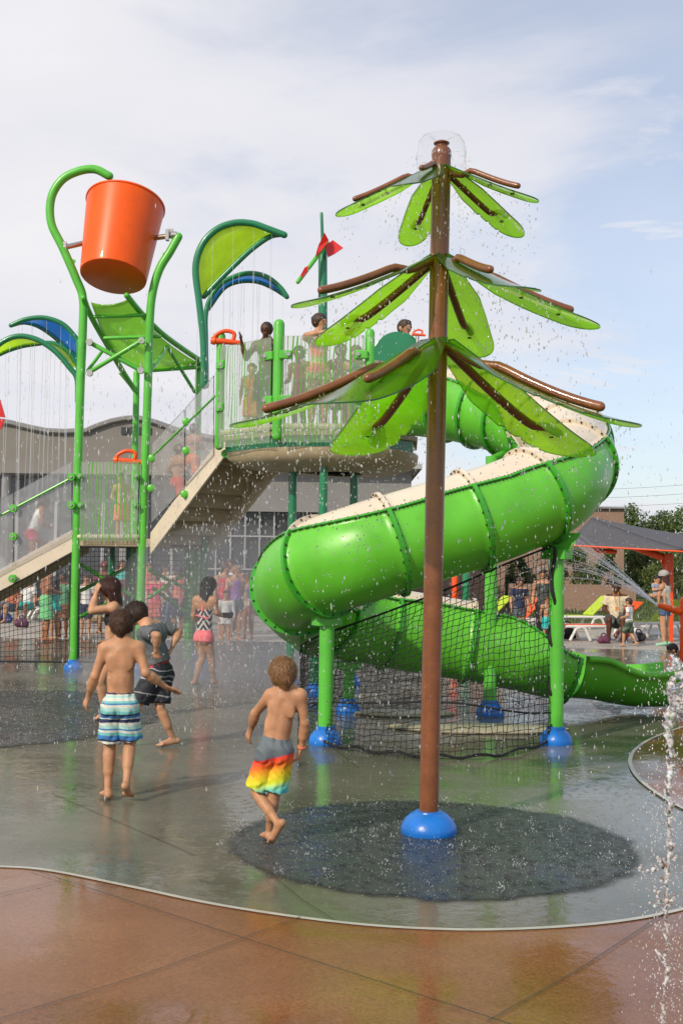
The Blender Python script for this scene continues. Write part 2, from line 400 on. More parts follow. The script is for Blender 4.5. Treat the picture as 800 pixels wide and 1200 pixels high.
def person(J, H, label, cat='child', skin='fair', hair=('short', 'brown'), clothes=(), hr=6.3, cell=.014, face=None, body_f=None,
           bulk=1.0, girl=False, palms=None, curl=.35, group=None, held=None, detail=False, shoes=None):
    """J: world joints. clothes: list of (kind, material, options)"""
    J = {k: np.array(v, float) for k, v in J.items()}
    nrm = lambda v: v / (np.linalg.norm(v) + 1e-9)
    up = nrm(J['neck'] - J['pelvis']); rt = nrm(J['shR'] - J['shL'])
    bf = nrm(np.cross(up, rt)) if body_f is None else nrm(np.array(body_f, float))
    ff = nrm(np.array(face, float)) if face is not None else bf
    zz = np.array((0, 0, 1.0)); hh = H / hr; b = bulk
    hc = J['head']; hup = nrm(nrm(hc - J['neck']) * .5 + zz * .8); ff = nrm(ff - hup * (ff @ hup)); hx = np.cross(ff, hup)
    base = np.array((J['pelvis'][0], J['pelvis'][1], min(J['toeL'][2], J['toeR'][2], J['anL'][2], J['anR'][2]) - .0))
    base[2] = 0 if abs(base[2]) < .15 else base[2]
    F = Field(); waist = J['pelvis'] * .55 + J['neck'] * .45 if 'waist' not in J else J['waist']
    ct = J['neck'] * .80 + J['pelvis'] * .20
    wq = (.066 if not girl else .060) * H * b
    tor = [(ct, waist, .074 * H * b, wq, (bf, .74)), (waist, J['pelvis'], wq, .074 * H * b, (bf, .80))]
    for a, c, ra, rb, fl in tor: F.cone(a, c, ra, rb, flat=fl)
    sh = .034 * H * b
    F.cone(J['shL'] - up * .006 * H, J['shR'] - up * .006 * H, sh, sh, flat=(bf, .9)); F.cone(J['shL'] * .72 + J['shR'] * .28 - up * .04 * H, J['shR'] * .72 + J['shL'] * .28 - up * .04 * H, .045 * H * b, .045 * H * b, flat=(bf, .85))
    mid = (J['shL'] + J['shR']) / 2
    F.cone(mid - up * .01 * H, hc - hup * .22 * hh, .034 * H * b, .030 * H * b, k=.03 * H)
    for s in 'LR': F.cone(J['sh' + s] * .75 + mid * .25 + up * .004 * H, mid * .3 + J['neck'] * .7 + up * .03 * H, .024 * H, .022 * H, k=.035 * H)   # trapezius
    Rh = [hx, ff, hup]
    F.ell(hc + hup * .06 * hh - ff * .03 * hh, Rh, (.385 * hh, .455 * hh, .43 * hh), k=.01)
    F.cone(hc - hup * .12 * hh + ff * .10 * hh, hc - hup * .33 * hh + ff * .22 * hh, .29 * hh, .15 * hh, k=.03)
    F.cone(hc - hup * .02 * hh + ff * .41 * hh, hc - hup * .12 * hh + ff * .48 * hh, .03 * hh, .05 * hh, k=.012)
    for s in (-1, 1):
        F.ell(hc + hx * s * .385 * hh - hup * .05 * hh - ff * .04 * hh, [nrm(hx + ff * -.4 * s), nrm(ff + hx * .4 * s), hup], (.035 * hh, .08 * hh, .13 * hh), k=.006)
        F.ell(hc + hx * s * .15 * hh + hup * .0 * hh + ff * .44 * hh, Rh, (.09 * hh, .03 * hh, .04 * hh), k=.01, sub=True)
    for s in 'LR':
        a, e, w = J['sh' + s], J['el' + s], J['wr' + s]; q = b
        F.cone(a, e, .031 * H * q, .0225 * H * q); F.cone(e, w, .0235 * H * q, .0145 * H * q, k=.012 * H)
        F.cone(e * .72 + w * .28, e * .5 + w * .5, .0245 * H * q, .021 * H * q)
        # hand
        hd = nrm(J['ha' + s] - w) if 'ha' + s in J else nrm(w - e)
        sd = -1 if s == 'L' else 1
        pn = np.array(palms[s], float) if palms and s in palms else -np.cross(up, bf) * -sd * -1.0
        pn = nrm(pn - hd * (pn @ hd)); sv = np.cross(hd, pn)
        ts = bf - hd * (bf @ hd)                          # thumb leads towards the front
        if palms and 't' + s in palms: ts = np.array(palms['t' + s], float)
        if sv @ ts < 0: sv = -sv
        hl = .100 * H * (1.0 if not detail else 1.0); pw = hl * .20
        pc = w + hd * hl * .42; kk = .004
        F.cone(w + hd * hl * .05, pc, hl * .17, hl * .215, flat=(pn, .5), k=.008)
        F.cone(pc - sv * hl * .12, pc + sv * hl * .13, hl * .13, hl * .14, flat=(pn, .62), k=.008)
        if cell <= .009:
            rr = max(hl * .062, cell * 1.05)
            cu = curl if not isinstance(curl, dict) else curl[s]
            for i, (o, ln) in enumerate(((.22, .44), (.075, .50), (-.075, .47), (-.215, .36))):
                ln *= hl; p0 = pc + sv * hl * o * .95 + hd * hl * .05; c1 = cu * (1 + .12 * i)
                spread = sv * o * .9 * (1 if cu < .5 else .2)
                d1 = nrm(hd * math.cos(c1 * .7) + pn * math.sin(c1 * .7) + spread); p1 = p0 + d1 * ln * .48
                d2 = nrm(hd * math.cos(c1 * 1.7) + pn * math.sin(c1 * 1.7) + spread); p2 = p1 + d2 * ln * .32
                d3 = nrm(hd * math.cos(c1 * 2.4) + pn * math.sin(c1 * 2.4) + spread); p3 = p2 + d3 * ln * .24
                F.cone(p0, p1, rr, rr * .95, k=kk * .5); F.cone(p1, p2, rr * .95, rr * .88, k=kk * .4); F.cone(p2, p3, rr * .88, rr * .75, k=kk * .4)
            t0 = w + hd * hl * .16 + sv * hl * .13; t1 = t0 + nrm(sv * .75 + hd * .6 + pn * .25) * hl * .25; t2 = t1 + nrm(sv * .35 + hd * .85 + pn * .35) * hl * .22
            F.cone(t0, t1, rr * 1.35, rr * 1.08, k=kk); F.cone(t1, t2, rr * 1.08, rr * .85, k=kk * .4)
        else:
            F.cone(pc, pc + hd * hl * .45 + pn * hl * curl * .3 if not isinstance(curl, dict) else pc + hd * hl * .45, hl * .17, hl * .09, flat=(pn, .6), k=.008)
            F.cone(w + hd * hl * .2 + sv * hl * .1, w + hd * hl * .45 + sv * hl * .32, hl * .08, hl * .07, k=.006)
        # leg
        hp, kn, an, to = J['hip' + s], J['kn' + s], J['an' + s], J['toe' + s]; lg = b * (1.08 if girl else 1)
        F.cone(hp, kn, .050 * H * lg, .031 * H * lg, k=.014 * H)
        F.cone(kn, an, .030 * H * lg, .0185 * H * lg, k=.012 * H)
        bend = nrm((hp + an) / 2 - kn) if np.linalg.norm((hp + an) / 2 - kn) > .02 * H else -bf
        fdir = nrm(to - an); cb = -nrm(bf - nrm(an - kn) * (bf @ nrm(an - kn)))
        F.cone(kn * .8 + an * .2 + cb * .008 * H, kn * .45 + an * .55 + cb * .006 * H, .0295 * H * lg, .024 * H * lg, k=.02 * H)
        F.cone(hp - bf * .020 * H + up * .01 * H, hp - bf * .022 * H - up * .012 * H, .045 * H * lg, .045 * H * lg, k=.02 * H)  # glute
        legd = nrm(an - kn); hl_ = an + legd * .018 * H - fdir * .022 * H
        fn = nrm(np.cross(np.cross(fdir, legd), fdir)); fr_ = np.cross(fdir, fn)
        F.cone(an, hl_, .019 * H, .019 * H, k=.01); ball = to - fdir * .035 * H
        F.cone(hl_, ball, .0185 * H, .0175 * H, k=.012); F.cone(ball - fr_ * .014 * H, ball + fr_ * .014 * H, .0115 * H, .0115 * H, k=.008)
        F.cone(an - legd * .005 * H + fdir * .01 * H, ball, .015 * H, .0125 * H, k=.01)
        if cell <= .009:
            for i in range(5):
                o = (i - 2) * .0115 * H; q = ball + fr_ * o; F.cone(q, q + fdir * (.030 - .0028 * i) * H, .0075 * H, .0062 * H, k=.003)
        else: F.cone(ball, to, .014 * H, .009 * H, k=.008, flat=(fn, .7))
    if detail:   # shoulder blades and spine hollow
        for s in (-1, 1):
            F.ell(mid - up * .075 * H + rt * s * .048 * H - bf * .040 * H, [rt, bf, up], (.022 * H, .010 * H, .036 * H), k=.022 * H)
        F.cone(mid - up * .03 * H - bf * .066 * H, J['pelvis'] * .85 + J['neck'] * .15 - bf * .072 * H, .008 * H, .010 * H, k=.022 * H, sub=True)
    Vv, Q = F.mesh(cell, .021 * H)
    o = np_mesh('person', Vv, Q, SK[skin] if isinstance(skin, str) else skin, loc=base)
    tag(o, label, cat, group)
    # eyes + mouth
    if cell < .02:
        e = MB()
        for s in (-1, 1):
            e.lathe(V(hc + hx * s * .16 * hh + ff * .405 * hh + hup * .0), [(.001, -.03 * hh), (.045 * hh, -.012 * hh), (.055 * hh, 0), (.045 * hh, .012 * hh), (.001, .03 * hh)], 8)
        e.build('eyes', M['eye'], o)
        mo = MB(); a = hc - hup * .25 * hh + ff * .36 * hh
        mo.tube([V(a - hx * .09 * hh), V(a + ff * .03 * hh), V(a + hx * .09 * hh)], .022 * hh, 6, rnd=True); mo.build('mouth', M['lip'], o)
    # hair
    st, hcname = hair
    if st:
        Hf = Field(); k = .012; th = {'short': .040, 'mop': .045, 'long': .06, 'pony': .045, 'buzz': .02, 'cap': .05, 'bun': .05}[st] * hh
        fc = nrm(ff * .80 - hup * .60)
        R0 = np.array((.385 * hh + th, .455 * hh + th * .8, .43 * hh + th))
        cuts = [(hc + fc * {'long': .30, 'mop': .26}.get(st, .24) * hh, fc)]
        Hf.ell(hc + hup * .06 * hh - ff * .05 * hh, Rh, R0, cuts=cuts)
        if st in ('short', 'mop'): Hf.ell(hc + hup * .32 * hh + ff * .24 * hh, Rh, (.27 * hh, .17 * hh, .14 * hh)); 
        if st in ('short', 'mop', 'buzz'): Hf.cone(hc - ff * .30 * hh - hup * .15 * hh, hc - ff * .24 * hh - hup * .30 * hh, .20 * hh + th * .3, .17 * hh + th * .3)
        if st == 'long':
            for s in (-1, 0, 1): Hf.cone(hc - ff * .22 * hh + hx * s * .2 * hh, hc - ff * .34 * hh - hup * (.95 - .1 * abs(s)) * hh + hx * s * .20 * hh, .24 * hh, .13 * hh)
            for s in (-1, 1): Hf.cone(hc + hx * s * .33 * hh + hup * .1 * hh, hc + hx * s * .36 * hh - hup * .5 * hh - ff * .12 * hh, .12 * hh, .09 * hh)
        if st in ('short', 'mop', 'buzz'):
            for s in (-1, 1): Hf.ell(hc + hx * s * .40 * hh - hup * .10 * hh + ff * .02 * hh, Rh, (.16 * hh, .12 * hh, .17 * hh), k=.01, sub=True)
        if st == 'pony': Hf.cone(hc - ff * .42 * hh + hup * .1 * hh, hc - ff * .62 * hh - hup * .55 * hh, .13 * hh, .07 * hh)
        if st == 'bun': Hf.ell(hc - ff * .48 * hh + hup * .22 * hh, Rh, (.17 * hh,) * 3)
        f1 = 2 * math.pi / (.16 * hh)
        am = {'mop': .008, 'short': .006}.get(st, .006) * hh * 1.5; f1 *= 1.35
        def nz(P):
            q = (P - hc) @ np.array(Rh).T
            return am * (np.sin(q[..., 0] * f1 + 1.5 * np.sin(q[..., 2] * f1 * .5)) * np.cos(q[..., 1] * f1 * .8 + q[..., 2] * f1 * .3) + .5 * np.sin(q[..., 0] * f1 * 2.3 + q[..., 2] * f1 + 2) * np.sin(q[..., 1] * f1 * 1.7))
        hcell = min(cell, .010) if cell < .012 else cell
        Vv, Q = Hf.mesh(hcell, k, noise=nz)
        if len(Q):
            hm = HR[hcname] if hcname in HR else CL[hcname]
            np_mesh('hair' if st != 'cap' else 'cap', Vv, Q, hm, parent=o)
            if cell < .009 and st != 'cap':      # loose strands lying over the hair mass
                rs = np.random.default_rng(int(H * 1000)); q = np.asarray(Q); A, B_, C_ = Vv[q[:, 0]], Vv[q[:, 1]], Vv[q[:, 2]]; fn_ = np.cross(B_ - A, C_ - A); fn_ /= np.linalg.norm(fn_, axis=1)[:, None] + 1e-9
                ns = 5200; ii = rs.integers(0, len(q), ns); p0 = A[ii] + (B_[ii] - A[ii]) * rs.random((ns, 1)) + (C_[ii] - A[ii]) * rs.random((ns, 1)); nn = fn_[ii]
                crown = hc + hup * .52 * hh - ff * .12 * hh; t = p0 - crown; t /= np.linalg.norm(t, axis=1)[:, None] + 1e-9; t = t * .8 - hup * .35 + hx * .25 * np.sin(p0 @ hx * 90 / hh * .2)[:, None] + rs.normal(size=(ns, 3)) * .20 * (1 if st != 'long' else .45)
                if st == 'long': t = t * .5 - zz
                t -= nn * (t * nn).sum(1)[:, None]; t /= np.linalg.norm(t, axis=1)[:, None] + 1e-9; sdv = np.cross(nn, t)
                ln = rs.uniform(.08, .17, (ns, 1)) * hh * (1.0 if st != 'long' else 1.6); w_ = hh * .0065; lf = rs.uniform(.004, .032, (ns, 1)) * hh * (1 if st == 'mop' else .7)
                p1 = p0 + t * ln * .5 + nn * lf; p2 = p0 + t * ln + nn * lf * .75 + rs.normal(size=(ns, 3)) * .012 * hh
                vs = np.stack([p0 - sdv * w_, p0 + sdv * w_, p1 - sdv * w_ * .9, p1 + sdv * w_ * .9, p2 - sdv * w_ * .25, p2 + sdv * w_ * .25], 1).reshape(-1, 3)
                b_ = np.arange(ns) * 6; qs = np.concatenate([np.stack([b_, b_ + 1, b_ + 3, b_ + 2], 1), np.stack([b_ + 2, b_ + 3, b_ + 5, b_ + 4], 1)])
                so_ = np_mesh('hair_strands', vs, qs, hm, parent=o); so_['kind'] = 'stuff'
    # clothes
    for kind, cm, op in clothes:
        C = Field(); g = op.get('g', .010) * H; ck = .012 * H; gc = []; nzf = None
        if kind == 'shorts':
            wz = op.get('waist', .45); wp = J['pelvis'] * (1 - wz) + waist * wz; pel = J['pelvis']
            C.cone(wp, pel, wq + g * .7, .074 * H * b + g * 1.3, flat=(bf, .82), cuts=[(wp, up)])
            for s in 'LR':
                hp, kn = J['hip' + s], J['kn' + s]; t = op.get('len', .9); hem = hp + (kn - hp) * t; dn = nrm(kn - hp); fw = op.get('flare', .030)
                C.cone(hp, hem + dn * .04 * H, .052 * H * b + g * .9, (.033 * H * b + fw * H), cuts=[(hem, dn)], k=op.get('k', .006 * H))
                C.cone(hp - bf * .020 * H + up * .01 * H, hp - bf * .022 * H - up * .012 * H, .045 * H * b + g, .045 * H * b + g, k=.02 * H)
            am = op.get('fold', .0035) * H; ww = 2 * math.pi / (.055 * H)
            nzf = lambda P: am * np.sin(P[..., 0] * ww + 2.2 * np.sin(P[..., 2] * ww * .45) + P[..., 1] * ww * .6) * np.cos(P[..., 2] * ww * .33 + P[..., 0] * ww * .4)
        elif kind in ('shirt', 'tank', 'dress'):
            bt = op.get('bot', .0); bp_ = J['pelvis'] - up * bt * H
            C.cone(ct, waist, .074 * H * b + g, wq + g * 1.4, flat=(bf, .78)); C.cone(waist, J['pelvis'] - up * max(bt - .01, 0) * H, wq + g * 1.4, .076 * H * b + g * 1.6, flat=(bf, .84))
            if kind == 'shirt':
                C.cone(J['shL'] - up * .006 * H, J['shR'] - up * .006 * H, sh + g * .8, sh + g * .8, flat=(bf, .95))
                C.cone(J['shL'] * .72 + J['shR'] * .28 - up * .04 * H, J['shR'] * .72 + J['shL'] * .28 - up * .04 * H, .045 * H * b + g, .045 * H * b + g, flat=(bf, .9))
                for s in 'LR':
                    C.cone(J['sh' + s] * .55 + mid * .45, J['neck'], .026 * H + g * .6, .026 * H + g * .3)
                    a, e = J['sh' + s], J['el' + s]; t = op.get('sleeve', .6)
                    if t <= 1: hem = a + (e - a) * t; C.cone(a, hem + nrm(e - a) * .03 * H, .031 * H * b + g, .027 * H * b + g * 1.3, cuts=[(hem, nrm(e - a))])
                    else: C.cone(a, e, .031 * H * b + g, .0235 * H * b + g); C.cone(e, J['wr' + s], .0235 * H * b + g * .8, .016 * H * b + g * .7, cuts=[(J['wr' + s], nrm(J['wr' + s] - e))])
            else:
                for s in 'LR': C.cone(J['sh' + s] * .62 + mid * .38 - up * .002 * H, J['sh' + s] * .60 + mid * .40 - up * .06 * H, sh + g * .5, .045 * H * b + g * .6, flat=(bf, .95))
            gc = [(bp_, -up), (J['neck'] + up * .002 * H, nrm(up + bf * .25))] if kind != 'tank' else [(bp_, -up), (J['neck'] - up * .012 * H, nrm(up + bf * .3))]
            am = op.get('fold', .003) * H; ww = 2 * math.pi / (.07 * H)
            nzf = lambda P: am * np.sin(P[..., 0] * ww + P[..., 2] * ww * .8 + 1.7 * np.sin(P[..., 1] * ww)) * np.cos(P[..., 2] * ww * .6 - P[..., 0] * ww * .3)
        elif kind == 'swim':        # one-piece suit
            g *= .5
            for a, c, ra, rb, fl in tor: C.cone(a, c, ra + g, rb + g, flat=fl)
            for s in 'LR':
                C.cone(J['hip' + s] - bf * .020 * H + up * .01 * H, J['hip' + s] - bf * .022 * H - up * .010 * H, .045 * H * b * 1.08 + g, .045 * H * b * 1.08 + g, k=.02 * H)
                C.cone(J['sh' + s] * .5 + mid * .5, J['sh' + s] * .5 + mid * .5 - up * .06 * H, sh * .9 + g, .03 * H, flat=(bf, .9))
            tp = op.get('top', 0.0); gc = [(J['neck'] - up * (.01 + tp) * H, up), (J['pelvis'] - up * op.get('low', .045) * H, -up)]
        elif kind == 'bottom':      # bikini bottom
            g *= .6
            C.cone(waist, J['pelvis'], wq + g, .074 * H * b + g, flat=(bf, .80))
            for s in 'LR':
                C.cone(J['hip' + s] - bf * .020 * H + up * .01 * H, J['hip' + s] - bf * .022 * H - up * .012 * H, .045 * H * b * 1.08 + g, .045 * H * b * 1.08 + g, k=.02 * H)
                C.cone(J['hip' + s], J['kn' + s] * .1 + J['hip' + s] * .9, .050 * H * b * 1.08 + g, .048 * H * b * 1.08 + g)
            gc = [(J['pelvis'] + up * op.get('hi', .035) * H, up), (J['pelvis'] - up * op.get('low', .06) * H, -up)]
        elif kind == 'band':        # bikini top band
            g *= .6; C.cone(ct, waist, .074 * H * b + g, wq + g, flat=(bf, .76)); C.cone(mid - up * .08 * H + bf * .03 * H - rt * .04 * H, mid - up * .08 * H + bf * .03 * H + rt * .04 * H, .04 * H, .04 * H)
            gc = [(mid - up * op.get('hi', .05) * H, up), (mid - up * op.get('low', .115) * H, -up)]
        elif kind == 'pants':
            C.cone(waist * .4 + J['pelvis'] * .6, J['pelvis'], wq + g, .074 * H * b + g, flat=(bf, .82))
            for s in 'LR':
                C.cone(J['hip' + s], J['kn' + s], .052 * H * b + g, .034 * H * b + g, k=.006 * H); C.cone(J['kn' + s], J['an' + s], .034 * H * b + g, .024 * H * b + g, cuts=[(J['an' + s], nrm(J['an' + s] - J['kn' + s]))])
        elif kind == 'shoes':
            for s in 'LR':
                an, to = J['an' + s], J['toe' + s]; fd = nrm(to - an); C.cone(an + nrm(an - J['kn' + s]) * .012 * H - fd * .02 * H, to, .025 * H, .022 * H); C.cone(an, an - fd * .01 * H, .023 * H, .023 * H)
        elif kind == 'strap':
            C.cone(mid - bf * .03 * H, J['pelvis'] * .4 + J['neck'] * .6 - bf * .058 * H, .011 * H, .011 * H)
            C.cone(mid - bf * .035 * H + rt * .02 * H, J['neck'] + rt * .02 * H - up * .01 * H, .009 * H, .009 * H)
            C.cone(J['neck'] * .5 + J['pelvis'] * .5 - bf * .05 * H - rt * .06 * H, J['neck'] * .42 + J['pelvis'] * .58 - bf * .052 * H + rt * .06 * H, .008 * H, .008 * H)
        Vv, Q = C.mesh(cell, ck, noise=nzf, gcuts=gc)
        if len(Q): np_mesh(op.get('name', {'shorts': 'swim_shorts', 'swim': 'swimsuit', 'bottom': 'bikini_bottom', 'band': 'bikini_top', 'tank': 'tank_top', 'strap': 'halter_strap'}.get(kind, kind)), Vv, Q, cm, parent=o)
    return o

def pose(foot, H, yaw, arms='down', legs='stand', lean=0.0, girl=False, ext=None):
    """joints of a standing figure, yaw 0 = facing away from the camera (+Y), 90 = facing left, 180 = facing the camera"""
    foot = V(foot)
    L = {'pelvis': (0, 0, .50), 'neck': (0, .0, .81), 'head': (0, .015, .915), 'shL': (-.105, 0, .785), 'shR': (.105, 0, .785),
         'hipL': (-.048, 0, .49), 'hipR': (.048, 0, .49), 'knL': (-.052, .01, .27), 'knR': (.052, .01, .27), 'anL': (-.055, -.01, .04), 'anR': (.055, -.01, .04),
         'toeL': (-.065, .085, .012), 'toeR': (.065, .085, .012)}
    A = {'down': ((-.135, -.01, .63), (-.14, .03, .50), (.135, -.01, .63), (.14, .03, .50)),
         'front': ((-.13, .04, .64), (-.05, .15, .66), (.13, .04, .64), (.05, .15, .66)),
         'bent': ((-.15, -.02, .64), (-.10, .10, .60), (.15, -.02, .64), (.10, .10, .60)),
         'hips': ((-.19, -.02, .66), (-.09, .0, .55), (.19, -.02, .66), (.09, .0, .55)),
         'upR': ((-.135, -.01, .63), (-.14, .03, .50), (.17, .06, .74), (.08, .10, .90)),
         'cross': ((-.13, .05, .65), (.03, .10, .68), (.13, .05, .66), (-.03, .12, .66)),
         'out': ((-.20, .02, .68), (-.28, .06, .60), (.20, .02, .68), (.28, .06, .60)),
         'rail': ((-.14, .06, .68), (-.12, .17, .72), (.14, .06, .68), (.12, .17, .72))}[arms]
    for k, v in zip(('elL', 'wrL', 'elR', 'wrR'), A): L[k] = v
    if legs == 'walk':
        L.update(knL=(-.05, .10, .275), anL=(-.05, .11, .05), toeL=(-.055, .20, .02), knR=(.05, -.02, .27), anR=(.05, -.13, .08), toeR=(.055, -.06, .012))
    if legs == 'climb':
        L.update(knL=(-.05, .17, .36), anL=(-.05, .16, .13), toeL=(-.055, .26, .10), knR=(.05, -.0, .27), anR=(.05, -.07, .05), toeR=(.055, .02, .012))
    if legs == 'sit':
        dz = -.24
        for k in L: L[k] = (L[k][0], L[k][1], L[k][2] + dz)
        L.update(knL=(-.08, .22, .28), anL=(-.085, .24, .05), toeL=(-.09, .33, .012), knR=(.08, .22, .28), anR=(.085, .20, .05), toeR=(.09, .29, .012))
    if ext: L.update(ext)
    Rz = Matrix.Rotation(rad(yaw), 3, 'Z'); out = {}
    for k, v in L.items():
        v = V(v)
        if lean and k in ('neck', 'head', 'shL', 'shR', 'elL', 'elR', 'wrL', 'wrR'):
            c = V(L['pelvis']); v = c + Matrix.Rotation(-lean, 3, 'X') @ (v - c)
        out[k] = foot + Rz @ (v * H)
    return out
# ------------------------------------------------------------------ world + light
SUN_AZ, SUN_EL = rad(-142), rad(34)      # azimuth measured from +Y towards +X; behind the camera, to the left
world = bpy.data.worlds.new('World'); sc.world = world; world.use_nodes = True
N, L = world.node_tree.nodes, world.node_tree.links
bg = N['Background']; sky = N.new('ShaderNodeTexSky'); sky.sky_type = 'NISHITA'; sky.sun_disc = False
sky.sun_elevation = SUN_EL; sky.sun_rotation = SUN_AZ; sky.air_density = 1.0; sky.dust_density = 1.5; sky.ozone_density = 2
SKYK = 0.13
tc = N.new('ShaderNodeTexCoord'); sep = N.new('ShaderNodeSeparateXYZ'); L.new(tc.outputs['Generated'], sep.inputs[0])
zc = math_n(N, L, 'MAXIMUM', sep.outputs[2], 0.0)
den = math_n(N, L, 'ADD', zc, 0.22)
cx = math_n(N, L, 'DIVIDE', sep.outputs[0], den); cy = math_n(N, L, 'DIVIDE', sep.outputs[1], den)
cmb = N.new('ShaderNodeCombineXYZ'); L.new(cx, cmb.inputs[0]); L.new(cy, cmb.inputs[1])
rot = N.new('ShaderNodeMapping'); rot.inputs['Rotation'].default_value = (0, 0, rad(-14)); rot.inputs['Scale'].default_value = (.8, 1.35, 1); rot.inputs['Location'].default_value = (3.1, 1.4, 0)
L.new(cmb.outputs[0], rot.inputs[0])
n1 = N.new('ShaderNodeTexNoise'); n1.inputs['Scale'].default_value = .95; n1.inputs['Detail'].default_value = 7; n1.inputs['Roughness'].default_value = .58; n1.inputs['Distortion'].default_value = .5
L.new(rot.outputs[0], n1.inputs[0])
# more cloud towards the left of the view, clearer air on the right
gx = math_n(N, L, 'MULTIPLY', sep.outputs[0], -0.55)
cf = math_n(N, L, 'ADD', n1.outputs['Fac'], gx)
mr = N.new('ShaderNodeMapRange'); mr.interpolation_type = 'SMOOTHSTEP'; mr.inputs[1].default_value = .34; mr.inputs[2].default_value = .54; mr.inputs[3].default_value = .46; mr.inputs[4].default_value = 1.0
L.new(cf, mr.inputs[0])
hz = N.new('ShaderNodeMapRange'); hz.interpolation_type = 'SMOOTHSTEP'; hz.inputs[1].default_value = 0.0; hz.inputs[2].default_value = .20; hz.inputs[3].default_value = .62; hz.inputs[4].default_value = 0.0
L.new(zc, hz.inputs[0]); cov = math_n(N, L, 'MAXIMUM', mr.outputs[0], hz.outputs[0])
n2 = N.new('ShaderNodeTexNoise'); n2.inputs['Scale'].default_value = 1.7; n2.inputs['Detail'].default_value = 5; L.new(rot.outputs[0], n2.inputs[0])
n3 = N.new('ShaderNodeTexNoise'); n3.inputs['Scale'].default_value = 2.3; n3.inputs['Detail'].default_value = 7; n3.inputs['Roughness'].default_value = .6; n3.inputs['Distortion'].default_value = .7; L.new(rot.outputs[0], n3.inputs[0])
m3 = N.new('ShaderNodeMapRange'); m3.interpolation_type = 'SMOOTHSTEP'; m3.inputs[1].default_value = .46; m3.inputs[2].default_value = .68; m3.inputs[3].default_value = 0; m3.inputs[4].default_value = .85; L.new(n3.outputs['Fac'], m3.inputs[0]); cov = math_n(N, L, 'MAXIMUM', cov, m3.outputs[0])
crm = ramp_node(N, [(.3, (5.7, 5.8, 6.45)), (.7, (6.9, 6.8, 7.0))]); L.new(n2.outputs['Fac'], crm.inputs[0])
skm = N.new('ShaderNodeMix'); skm.data_type = 'RGBA'; L.new(cov, skm.inputs[0]); skb = N.new('ShaderNodeVectorMath'); skb.operation = 'SCALE'; skb.inputs['Scale'].default_value = 1.3; L.new(sky.outputs[0], skb.inputs[0]); L.new(skb.outputs[0], skm.inputs[6]); L.new(crm.outputs[0], skm.inputs[7])
L.new(skm.outputs[2], bg.inputs[0]); bg.inputs[1].default_value = SKYK

sl = bpy.data.lights.new('sun', 'SUN'); sl.energy = 3.4; sl.angle = rad(1.6); sl.color = (1.0, .87, .70)
so = bpy.data.objects.new('sun', sl); col.objects.link(so)
sd = V((math.sin(SUN_AZ) * math.cos(SUN_EL), math.cos(SUN_AZ) * math.cos(SUN_EL), math.sin(SUN_EL)))
so.rotation_euler = sd.to_track_quat('Z', 'Y').to_euler(); so.location = (-5, -5, 12)
sc.view_settings.view_transform = 'Standard'; sc.view_settings.look = 'None'; sc.view_settings.exposure = 0; sc.view_settings.gamma = 1
try: sc.view_settings.use_curve_mapping = False
except Exception: pass
sc.cycles.max_bounces = 8; sc.cycles.transparent_max_bounces = 24; sc.cycles.transmission_bounces = 6; sc.cycles.glossy_bounces = 4
sc.cycles.caustics_reflective = False; sc.cycles.caustics_refractive = False

